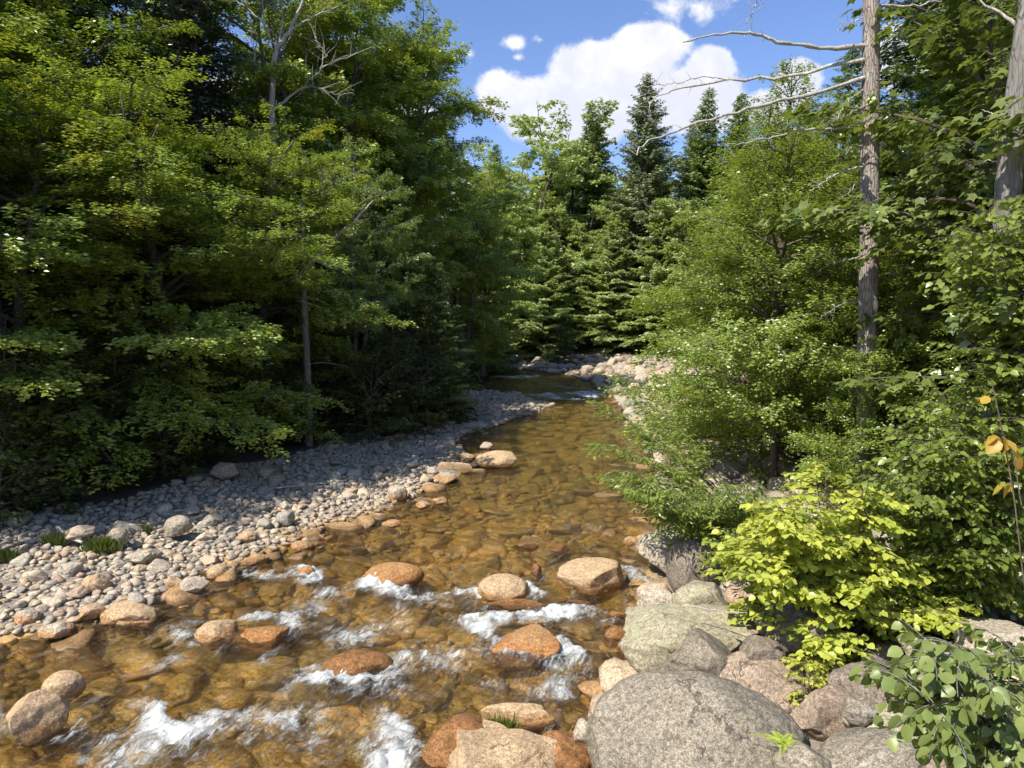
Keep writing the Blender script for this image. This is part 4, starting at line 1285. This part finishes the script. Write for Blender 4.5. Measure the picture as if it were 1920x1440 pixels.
# --- far side of the bend
place(T_far[0], 'broadleaf_tree', base(1040, 84), 0.5, 1.22, 'round-topped broadleaf tree beyond the bend, left of the pointed cedar')
place(T_far[0], 'broadleaf_tree', base(960, 76), 2.5, 1.08, 'broadleaf tree beyond the bend joining the left woods')
place(T_spr[1], 'cedar_tree', base(1120, 82), 0.5, 1.10, 'pointed light-green cedar between the round crown and the big spruce')
place(T_spr[0], 'spruce_tree', base(1212, 74), 1.5, 1.02, 'big dark spruce with reddish dead boughs, standing above the bend')
place(T_spr[0], 'spruce_tree', base(1285, 80), 3.5, .86, 'spruce with brown dead boughs right of the big dark one')
place(T_spr[1], 'spruce_tree', base(1315, 76), 2.5, 1.08, 'narrow green spruce, left one of a pair before the clouds')
place(T_spr[1], 'spruce_tree', base(1362, 74), 4.5, 1.06, 'narrow green spruce, right one of a pair before the clouds')
place(T_hemf[0], 'hemlock_tree', base(965, 74), 0.2, .78, 'bright hemlock with drooping boughs over the bend, leftmost')
place(T_hemf[0], 'hemlock_tree', base(1020, 72), 1.2, .92, 'bright hemlock with drooping boughs over the stony point')
place(T_far[0], 'broadleaf_tree', base(1085, 75), 2.2, .74, 'grey-green leafy tree behind the round bush at the bend')
place(T_hemf[0], 'hemlock_tree', base(1150, 72), 3.2, .95, 'hemlock shading the boulders right of the bend')
place(T_far[0], 'broadleaf_tree', base(1180, 82), 5.2, .66, 'broadleaf tree below the big dark spruce')
place(T_hemf[0], 'hemlock_tree', base(1240, 70), 4.2, 1.0, 'hemlock at the top of the distant pale bar')
place(T_far[0], 'broadleaf_tree', base(1320, 68), 4.2, .72, 'broadleaf tree at the head of the distant pale bar')
place(T_hem[1], 'hemlock_tree', base(915, 68), 2.0, .8, 'hemlock in half shade at the left end of the bend')
place(T_hem[0], 'hemlock_tree', base(880, 62), 4.0, .8, 'hemlock on the inner shore just before the bend')
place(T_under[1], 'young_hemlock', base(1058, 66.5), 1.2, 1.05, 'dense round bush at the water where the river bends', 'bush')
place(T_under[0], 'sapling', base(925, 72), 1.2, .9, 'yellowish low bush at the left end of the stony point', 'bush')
for k in range(34):
    y = 84 + rr.uniform(0, 30) + (k % 3) * 8
    px = 880 + (k * 37.7) % 640
    b_ = base(px, y)
    m = [T_far[0], T_spr[1], T_far[0], T_hemf[0]][k % 4]
    place(m, ['broadleaf_tree', 'spruce_tree', 'broadleaf_tree', 'hemlock_tree'][k % 4], b_, rr.uniform(0, 6), rr.uniform(.8, .98),
          'tree of the distant woods mostly hidden behind the bend', group='trees of the distant woods')

# --- right bank
place(T_beech[0], 'beech_tree', base(1455, 17.0), 0.4, 0.80, 'bushy beech reaching over the calm water, its lowest boughs above the shore stones')
place(T_beech[1], 'beech_tree', base(1440, 22.5), 2.1, 0.86, 'tall bushy beech just left of the pine trunk')
place(T_beech[0], 'beech_tree', base(1455, 29), 3.1, 0.98, 'bushy beech farther up the right shore beside the distant bar')
place(T_beech[1], 'beech_tree', base(1540, 20), 4.1, 0.78, 'bushy beech directly behind the pine trunk')
place(T_beech[1], 'beech_tree', base(1478, 25.5), 1.1, 1.03, 'tall beech whose leafy top reaches the clouds left of the pine')
place(T_hem[1], 'hemlock_tree', base(1562, 23), 3.3, .92, 'slim hemlock rising against the sky just left of the pine trunk')
place(T_beech[0], 'beech_tree', base(1610, 15.4), 5.1, 0.50, 'low beech thicket around the foot of the pine')
place(T_beech[0], 'beech_tree', base(1790, 13.6), 1.1, 0.52, 'low beech thicket right of the pine foot')
place(T_bigl[0], 'maple_tree', base(1850, 12.5), 0.4, 1.0, 'big-leaved maple between the pine and the dark leaning trunk')
place(T_bigl[0], 'maple_tree', base(1960, 15.5), 2.4, 1.25, 'big-leaved maple behind the dark leaning trunk')
place(T_bigl[0], 'maple_tree', base(2110, 9.2), 4.4, .85, 'big-leaved maple at the right edge, its boughs hanging low')
place(T_hem[0], 'hemlock_tree', base(1860, 19), 2.2, 1.15, 'dark hemlock behind the pine with boughs at the top right')
place(T_hem[1], 'hemlock_tree', base(1930, 16), .2, 1.25, 'hemlock with yellowish boughs in the top right corner')
place(T_dsp[0], 'spruce_tree', base(1710, 24), 1.2, 1.0, 'black spruce immediately right of the pine trunk')
for k in range(30):
    row = k % 3
    y = 16 + (k // 3) * 5.6 + rr.uniform(-1, 1)
    x = 12.5 + row * 6 + (y - 16) * 0.16 + rr.uniform(-1.5, 1.5)
    m, nm = [(T_hem[1], 'hemlock_tree'), (T_beech[1], 'beech_tree'), (T_dsp[0], 'spruce_tree'), (T_maple[0], 'maple_tree')][(k * 7 + row) % 4]
    place(m, nm, (x, y, gz(x, y)), rr.uniform(0, 6), rr.uniform(.85, 1.05) * (.95 if m is not T_dsp[0] else .8), 'tree of the woods standing back from the right shore', group='trees of the woods behind the right shore')


# --- pine with dead branches
PY = 14.0


def px_path(pts, y, dy=0.0):
    """points measured in the photograph, put at distance y .. y+dy"""
    n = len(pts)
    return np.array([on_y(px, py, y + dy * k / max(1, n - 1)) for k, (px, py) in enumerate(pts)])


def resample(p, n, rg=None, amp=0.0):
    s = np.linspace(0, 1, n)
    q, _ = along(p, s)
    if rg is not None:
        q = q + rg.normal(size=q.shape) * amp * np.minimum(1, s * 3)[:, None]
    return q


pine_b = base(1626, PY)
pine = empty('pine_tree', pine_b)
tag(pine, 'straight pine trunk with reddish bark and bare dead branches in the sun', 'tree')
tb = Tubes()
axis = np.array([on_y(1622, 1010, PY), on_y(1624, 800, PY), on_y(1628, 560, PY), on_y(1631, 300, PY), on_y(1634, 0, PY), on_y(1640, -350, PY), on_y(1644, -700, PY)])
axis[0, 2] = pine_b[2] - 0.2
axr = resample(axis, 140)
rgp = np.random.default_rng(77)
sz = np.linspace(0.198, 0.115, 140)
tb.add(axr - np.array(pine_b), sz * (1 + 0.03 * rgp.normal(size=140)), 28)
pv = np.concatenate(tb.v)
th_ = np.arctan2(pv[:, 1], pv[:, 0])
pv[:, :2] += (0.008 * fbm(np.stack([th_ * 4, pv[:, 2] * 5, 0 * th_], -1), 3, 3))[:, None] * np.stack([np.cos(th_), np.sin(th_)], -1)
link('trunk', mesh_np('pine_trunk', pv, np.concatenate(tb.f), [B_pine]), pine)
dead = [
    ([(1620, 85), (1560, 92), (1500, 86), (1450, 74), (1415, 64), (1370, 60), (1320, 68), (1283, 80)], -0.6, .045),
    ([(1620, 112), (1560, 122), (1500, 140), (1440, 147), (1364, 150), (1317, 160), (1268, 164), (1226, 182), (1214, 212), (1232, 240)], 0.9, .035),
    ([(1364, 149), (1317, 143), (1262, 157), (1200, 162)], 0.2, .014),
    ([(1620, 146), (1560, 165), (1500, 182), (1430, 196), (1370, 212), (1290, 234), (1240, 255), (1205, 272), (1192, 292)], -1.5, .038),
    ([(1620, 237), (1550, 243), (1490, 246), (1440, 260), (1400, 268), (1358, 272)], -0.8, .026),
    ([(1618, 168), (1590, 190), (1575, 210), (1565, 235)], -0.4, .014),
    ([(1618, 200), (1580, 218), (1550, 232)], -0.3, .010),
    ([(1620, 312), (1600, 316), (1570, 325), (1545, 340), (1520, 358)], -0.7, .022),
    ([(1618, 340), (1595, 356), (1568, 382)], -0.5, .010),
    ([(1618, 272), (1600, 276), (1575, 290)], -0.4, .012), ([(1616, 392), (1595, 400), (1582, 404)], -0.3, .009),
    ([(1612, 482), (1580, 488), (1552, 498)], -0.4, .016), ([(1610, 565), (1580, 570), (1555, 585), (1535, 597)], -0.4, .016),
    ([(1645, 10), (1700, 12), (1760, 5), (1820, -10)], 0.5, .028), ([(1646, 38), (1675, 46), (1690, 52)], 0.3, .012),
    ([(1650, 270), (1665, 271)], -0.2, .010), ([(1650, 402), (1668, 404)], -0.2, .008),
    ([(1618, 32), (1600, 44), (1570, 56)], -0.4, .010), ([(1430, -40), (1425, -5), (1410, 20), (1400, 45)], 0.0, .014),
]
for k, (pts, dy, r) in enumerate(dead):
    tb = Tubes()
    pth = resample(px_path(pts, PY - 0.05, dy), 26, rgp, 0.018) - np.array(pine_b)
    tb.add(pth, np.linspace(r, r * .22 + .002, 26) * (1 + .12 * rgp.normal(size=26)), 7)
    for j in range(int(7 + 110 * r * len(pts) / 5)):
        b, d = along(pth, [rgp.uniform(.3, 1)])
        L = rgp.uniform(.08, .38)
        q = path_from(b[0], math.atan2(d[0][1], d[0][0]) + rgp.normal() * .9, rgp.normal() * .7 - .1, L, 5, .3, rgp, .3)
        tb.add(q, np.linspace(.005, .002, 5), 3)
    link('dead_branch', tb.mesh('dead_branch', B_dead), pine)
# high live crown (above the picture)
top = Leaves('needle')
m = 16000
h_ = rgp.random(m)
rad_ = 2.8 * (1 - h_) ** .8 * np.sqrt(rgp.random(m))
a_ = rgp.uniform(0, 6.28, m)
pos = np.stack([rad_ * np.cos(a_), rad_ * np.sin(a_), 14.5 + h_ * 6], -1)
pos[:, :2] += (axis[-1] - pine_b)[:2]
top.add(pos, jit(rgp, m, 1), jit(rgp, m, 1), .2, rgp.random(m))
link('crown', top.mesh('pine_crown', M_spruce), pine)

# --- dark leaning trunk at the right edge
lt_b = on_z(1868, 1060, 1.2)
LY = 9.0
lt_b = np.array(base(1872, LY))
lean = empty('leaning_tree', lt_b)
tag(lean, 'thick dark trunk leaning out of the right edge of the picture', 'tree')
tb = Tubes()
ax2 = resample(np.array([lt_b - [0, 0, .2], on_y(1878, 640, LY), on_y(1888, 380, LY), on_y(1897, 280, LY), on_y(1915, 120, LY), on_y(1932, 0, LY), on_y(1960, -260, LY), on_y(1975, -600, LY)]), 60)
tb.add(ax2 - lt_b, np.linspace(.155, .10, 60) * (1 + .035 * rgp.normal(size=60)), 20)
link('trunk', tb.mesh('leaning_trunk', B_grey), lean)
tb = Tubes()
for pts, dy, r in [([(1890, 302), (1850, 302), (1815, 300)], .3, .012), ([(1890, 215), (1860, 215), (1840, 205)], .3, .012), ([(1925, 60), (1870, 20), (1800, -20)], .4, .03)]:
    tb.add(resample(px_path(pts, LY, dy), 12, rgp, .01) - lt_b, np.linspace(r, .003, 12), 6)
link('dead_branch', tb.mesh('leaning_dead', B_dead), lean)
lv = Leaves('needle')
m = 9000
a_ = rgp.uniform(0, 6.28, m); rad_ = 2.2 * np.sqrt(rgp.random(m))
pos = np.stack([rad_ * np.cos(a_), rad_ * np.sin(a_), 9.2 + rgp.random(m) * 3], -1) + np.array([*(ax2[-1] - lt_b)[:2], 0])
lv.add(pos, jit(rgp, m, 1), jit(rgp, m, 1), .15, rgp.random(m))
link('crown', lv.mesh('leaning_crown', M_hem), lean)

# --- bare forked birch on the left
BY = 31.0
bb = np.array(base(512, BY))
birch = empty('bare_birch', bb)
tag(birch, 'pale bare birch with a forked leafless top before the light-green trees', 'tree')
tb = Tubes()
tb.add(resample(np.array([bb - [0, 0, .2], on_y(512, 420, BY), on_y(509, 200, BY)]), 30, rgp, .01) - bb, np.linspace(.17, .12, 30), 12)
tb.add(resample(px_path([(509, 200), (514, 110), (520, 90), (545, 55), (565, 10), (585, -60)], BY), 24, rgp, .02) - bb, np.linspace(.12, .04, 24), 9)
link('trunk', tb.mesh('birch_trunk', B_pale), birch)
tb = Tubes()
for pts, dy, r in [([(514, 205), (560, 170), (600, 130), (640, 110), (700, 90)], .6, .06), ([(520, 92), (500, 60), (492, 20), (486, -60)], -.3, .04), ([(522, 90), (530, 40), (525, -60)], .2, .045),
                   ([(545, 55), (590, 30), (640, 8), (700, -20)], .5, .04), ([(600, 130), (612, 100), (590, 70)], .2, .02), ([(560, 170), (585, 160), (610, 168), (640, 180)], -.2, .018),
                   ([(505, 150), (480, 120), (470, 60)], -.3, .025), ([(512, 320), (560, 312), (600, 316), (610, 330)], -.5, .018), ([(512, 300), (545, 296), (590, 290), (640, 310)], -.4, .016),
                   ([(512, 60), (470, 20), (430, 0), (380, 10), (300, 30)], .6, .03), ([(560, 330), (570, 320), (600, 342)], -.4, .014)]:
    pth = resample(px_path(pts, BY, dy), 20, rgp, .03) - bb
    tb.add(pth, np.linspace(r, .008, 20), 6)
    for j in range(14):
        b, d = along(pth, [rgp.uniform(.2, 1)])
        q = path_from(b[0], math.atan2(d[0][1], d[0][0]) + rgp.normal() * .8, math.asin(np.clip(d[0][2], -1, 1)) + rgp.normal() * .5, rgp.uniform(.4, 1.3), 6, .2, rgp, .2)
        tb.add(q, np.linspace(.012, .004, 6), 4)
link('branches', tb.mesh('birch_branches', B_pale), birch)

# --- broken dead limb, grey trunks in the shade
sn_b = np.array(base(600, 25.0))
snag = empty('dead_snag', sn_b)
tag(snag, 'pale broken dead limb forking out of the shaded maples', 'snag')
tb = Tubes()
SY = 25.5
tb.add(resample(px_path([(560, 520), (605, 470), (622, 452), (645, 430), (664, 416)], SY, 0.0), 24, rgp, .01) - sn_b, np.linspace(.075, .05, 24), 8)
tb.add(resample(px_path([(664, 416), (680, 398), (699, 376)], SY), 10, rgp, .01) - sn_b, np.linspace(.05, .02, 10), 6)
tb.add(resample(px_path([(664, 416), (676, 414), (692, 411)], SY), 8, rgp, .01) - sn_b, np.linspace(.035, .012, 8), 6)
tb.add(resample(px_path([(672, 405), (678, 392), (686, 380)], SY), 8, rgp, .01) - sn_b, np.linspace(.03, .01, 8), 6)
link('branches', tb.mesh('snag_wood', B_pale), snag)
for (px, d, h, r, lb) in [(577, 24.0, 8, .13, 'grey bare trunk in the shade above the cobble bar'), (207, 20.5, 8, .12, 'dark trunk showing between the shaded maple boughs'), (712, 36, 9, .08, 'thin dark trunk in the shade near the hemlocks'),
                          (668, 31, 8, .07, 'thin trunk in the shade under the narrow-leaved ash'), (455, 25, 8, .07, 'thin trunk in the deep shade of the maples')]:
    bp = np.array(base(px, d))
    tt_ = empty('bare_tree', bp)
    tag(tt_, lb, 'tree')
    tb = Tubes()
    s_ = np.linspace(0, 1, 20)
    tb.add(np.stack([np.cumsum(rgp.normal(size=20)) * .015, np.cumsum(rgp.normal(size=20)) * .015, s_ * h - .2], -1), r * (1 - .5 * s_), 10)
    link('trunk', tb.mesh('bare_trunk', B_grey), tt_)
    tb = Tubes()
    for j in range(16):
        q = path_from((0, 0, h * rgp.uniform(.12, .9)), rgp.uniform(0, 6.28), rgp.normal() * .3, rgp.uniform(.4, 1.6), 6, .5, rgp, .12)
        tb.add(q, np.linspace(.014, .004, 6), 4)
    link('branches', tb.mesh('bare_trunk_branches', B_dead), tt_)

# --- understory shrubs near the camera: stems that fan out, leaves in sprays
def shrub(name, b, label, mat, shape, leafsz, tips, dens, seed, stem_r=.012, bark=None, cat='shrub', curve=0.25, twig=0.45, up=.5, hang=.35, sub=7, s0=.25):
    """tips: world points that the stems reach"""
    rg = np.random.default_rng(seed)
    b = np.array(b, float)
    o = empty(name, b)
    tag(o, label, cat)
    tb, lv = Tubes(), Leaves(shape)
    for tp in tips:
        e = np.array(tp, float) - b
        s_ = np.linspace(0, 1, 14)[:, None]
        st = rg.normal(size=3) * .06
        st[2] = 0
        pth = st * (1 - s_) + e * s_ + np.array([0, 0, 1.0]) * (curve * np.linalg.norm(e[:2]) + .1) * np.sin(s_ * pi) * .6 + np.cumsum(rg.normal(size=(14, 3)) * .010, 0)
        pth[0, 2] -= .12
        tb.add(pth, np.linspace(stem_r, .003, 14), 6)
        L = np.linalg.norm(e)
        for j in range(int(sub * L) + 3):
            s = s0 + (1 - s0) * rg.random()
            q0, d = along(pth, [s])
            az = math.atan2(d[0][1], d[0][0]) + rg.choice([-1, 1]) * rg.uniform(.4, 1.6)
            tl = twig * rg.uniform(.5, 1.3)
            q = path_from(q0[0], az, rg.uniform(-.1, .5), tl, 6, .6, rg, .12)
            tb.add(q, np.linspace(.004, .0018, 6), 4)
            m = max(3, int(dens * tl))
            ss = (np.arange(m) + rg.random(m)) / m
            pp, dd = along(q, np.clip(ss, 0, 1))
            ca_ = np.where(np.arange(m) % 2, 1, -1) * rg.uniform(.5, 1.2, m)
            ld = np.stack([dd[:, 0] * np.cos(ca_) - dd[:, 1] * np.sin(ca_), dd[:, 0] * np.sin(ca_) + dd[:, 1] * np.cos(ca_), -hang + rg.normal(size=m) * .2], -1)
            nn = np.array([0, 0, 1.0]) + jit(rg, m, up)
            pos = pp + unit(ld) * leafsz * .25
            lv.add(pos, ld, nn, leafsz * rg.uniform(.6, 1.2, m), rg.random(m))
    link('stems', tb.mesh(name + '_stems', bark or B_twig), o)
    link('foliage', lv.mesh(name + '_foliage', mat), o)
    return o


def tips_in(poly_boxes, n, y0, y1, seed):
    rg = random.Random(seed)
    out = []
    for k in range(n):
        x0, yy0, x1, yy1 = poly_boxes[k % len(poly_boxes)]
        out.append(on_y(rg.uniform(x0, x1), rg.uniform(yy0, yy1), rg.uniform(y0, y1)))
    return out


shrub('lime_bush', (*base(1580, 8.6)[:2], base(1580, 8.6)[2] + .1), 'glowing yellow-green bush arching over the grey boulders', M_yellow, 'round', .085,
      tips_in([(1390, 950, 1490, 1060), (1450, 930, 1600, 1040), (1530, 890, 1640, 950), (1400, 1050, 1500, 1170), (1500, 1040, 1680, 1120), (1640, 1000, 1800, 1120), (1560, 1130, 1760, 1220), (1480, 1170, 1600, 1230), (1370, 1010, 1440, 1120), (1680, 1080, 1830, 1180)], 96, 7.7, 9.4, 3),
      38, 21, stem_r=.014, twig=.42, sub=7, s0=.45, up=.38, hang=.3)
shrub('green_shrub', base(1800, 9.0), 'leafy green shrub filling the right edge behind the lime bush', M_shrub, 'ovate', .085,
      tips_in([(1680, 700, 1800, 900), (1780, 640, 1930, 850), (1800, 820, 1960, 1000), (1700, 850, 1850, 1060), (1820, 980, 1960, 1120), (1740, 1000, 1860, 1100)], 70, 7.6, 9.6, 5), 26, 22, twig=.5, sub=9, s0=.3)
shrub('green_shrub', base(2060, 8.6), 'pale-leaved climbing shrub in front of the dark leaning trunk', M_shrub, 'ovate', .085,
      tips_in([(1800, 380, 1930, 520), (1780, 480, 1960, 640), (1860, 340, 1980, 440)], 30, 7.6, 8.6, 6), 24, 23, twig=.5, sub=4, s0=.5)
asp_b = np.array([3.6, 3.6, gz(3.6, 3.6)])
shrub('aspen_sapling', asp_b, 'grey-green aspen sapling hanging large leaves into the bottom right corner', M_aspen, 'round', .075,
      tips_in([(1680, 1230, 1800, 1300), (1760, 1190, 1930, 1280), (1800, 1280, 1960, 1400), (1750, 1300, 1880, 1420), (1850, 1200, 1980, 1440), (1700, 1200, 1860, 1260)], 26, 3.5, 4.6, 8), 30, 24, stem_r=.010, bark=B_grey, twig=.30, sub=9, s0=.55, hang=.7, up=.8, cat='sapling', curve=.1)
shrub('turning_sapling', (2.9, 3.2, gz(2.9, 3.2)), 'thin twig with a few large yellow-brown leaves close to the camera', M_autumn, 'round', .075,
      [on_y(1850, 700, 3.5), on_y(1905, 830, 3.7)], 1, 26, stem_r=.005, twig=.05, sub=.1, s0=.9, hang=1.0, up=.8, cat='sapling', curve=.02)
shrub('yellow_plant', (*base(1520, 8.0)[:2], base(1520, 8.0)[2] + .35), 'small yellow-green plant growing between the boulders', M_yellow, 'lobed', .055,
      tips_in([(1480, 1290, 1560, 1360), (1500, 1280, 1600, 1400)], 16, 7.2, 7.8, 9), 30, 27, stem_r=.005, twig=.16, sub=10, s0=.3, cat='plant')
shrub('overhanging_shrub', base(1330, 12.5), 'dark leafy shrub hanging over the long white boulder', M_beech, 'slim', .11,
      tips_in([(1250, 925, 1330, 975), (1180, 895, 1260, 930), (1370, 1000, 1430, 1080), (1320, 930, 1400, 985), (1380, 900, 1480, 960)], 28, 10.8, 12.6, 12), 36, 28, twig=.5, sub=9, s0=.4)

shrub('beech_shrub', base(1420, 14.5), 'slender beech shoots reaching far out over the calm water', M_beech, 'slim', .11,
      [on_y(1118, 752, 14.0), on_y(1100, 832, 12.6), on_y(1132, 893, 12.2), on_y(1150, 770, 14.2), on_y(1185, 800, 13.6), on_y(1170, 850, 12.8), on_y(1150, 700, 15.5), on_y(1200, 890, 12.6), on_y(1215, 830, 13.4), on_y(1180, 740, 15), on_y(1240, 770, 14.0), on_y(1230, 880, 13.0)],
      40, 41, stem_r=.016, twig=.42, sub=8, s0=.42, up=.35, hang=.12, curve=.10)
# fern beside the boulders
fb = on_z(1470, 1395, 1.05)
fern = empty('fern', fb)
tag(fern, 'small bright fern in the crack beside the huge grey boulder', 'fern')
tb, lv = Tubes(), Leaves('needle')
for j in range(9):
    q = path_from((0, 0, 0), j * .7 + rgp.normal() * .2, rgp.uniform(.3, .7), rgp.uniform(.18, .32), 9, 1.0, rgp, .05)
    tb.add(q, .002, 3)
    s_ = np.linspace(.1, 1, 26)
    pp, dd = along(q, s_)
    for sd in (-1, 1):
        ld = np.stack([-dd[:, 1] * sd + dd[:, 0] * .4, dd[:, 0] * sd + dd[:, 1] * .4, dd[:, 2] * .3], -1)
        lv.add(pp, ld, np.tile([0, 0, 1.0], (26, 1)) + jit(rgp, 26, .15), .06 * (1.1 - s_), rgp.random(26))
link('stems', tb.mesh('fern_stems', M_fern), fern)
link('fronds', lv.mesh('fern_fronds', M_fern), fern)

# grass tufts
def tuft(px, py, z, w_, h_, n, label, seed):
    rg = np.random.default_rng(seed)
    c = on_z(px, py, z)
    c[2] = gz(c[0], c[1]) if z < .9 and label.find('slab') < 0 else z
    o = empty('grass_tuft', c)
    tag(o, label, 'grass tuft')
    lv = Leaves('needle')
    pos = np.stack([rg.normal(size=n) * w_ * .4, rg.normal(size=n) * w_ * .22, np.full(n, .0)], -1)
    d = np.stack([rg.normal(size=n) * .35, rg.normal(size=n) * .35, np.ones(n)], -1)
    lv.T = lv.T * np.array([1, .55, 1])
    lv.add(pos, d, jit(rg, n, 1), h_ * rg.uniform(.5, 1.15, n), rg.random(n))
    link('blades', lv.mesh('tuft', M_grass), o)


tuft(192, 1028, .3, .30, .30, 700, 'largest bright green grass tuft on the cobbles, half in the sun', 1)
tuft(103, 1022, .3, .20, .24, 400, 'dark grass tuft left of the largest one', 2)
tuft(268, 986, .4, .18, .20, 250, 'small grass tuft in the shade behind the largest one', 3)
tuft(8, 1050, .3, .22, .24, 350, 'dark grass tuft at the left edge', 4)
tuft(934, 1378, .16, .22, .18, 420, 'grass tuft on the rock below the wedge-shaped slab', 5)
tuft(998, 1402, .2, .10, .10, 120, 'tiny grass tuft in a crack of the slab-side boulder', 6)
tuft(942, 690, .5, 1.6, 1.0, 900, 'bright distant grass patch at the stony point', 7)

# bleached stick on the lichen boulder
stb = on_z(1345, 1150, 1.1)
tb = Tubes()
tb.add(resample(np.array([[-.28, .12, .04], [0, 0, .03], [.3, -.15, .06]]), 10, rgp, .008), np.linspace(.010, .004, 10), 6)
st_o = link('stick', tb.mesh('stick', B_dead), None, tuple(stb))
tag(st_o, 'bleached stick lying on the pale lichen-patched boulder', 'stick')

for k, (px, py, L, a, lb) in enumerate([(560, 905, 1.3, .3, 'bleached driftwood branch lying across the upper cobble bar'), (130, 1005, .9, 2.6, 'short grey driftwood stick near the dark grass tuft'), (700, 862, 1.1, 1.2, 'thin forked driftwood near the top of the bar by the spit')]):
    c = on_z(px, py, .45); c[2] = gz(c[0], c[1]) + .13
    tb = Tubes()
    q = path_from((-L / 2 * cos(a), -L / 2 * sin(a), 0), a, .02, L, 12, .04, rgp, .12)
    tb.add(q, np.linspace(.028, .010, 12), 7)
    b, d = along(q, [.55])
    tb.add(path_from(b[0], a + .8, .15, L * .35, 6, .1, rgp, .1), np.linspace(.014, .005, 6), 5)
    tag(link('driftwood', tb.mesh('driftwood', B_dead), None, tuple(c)), lb, 'driftwood')
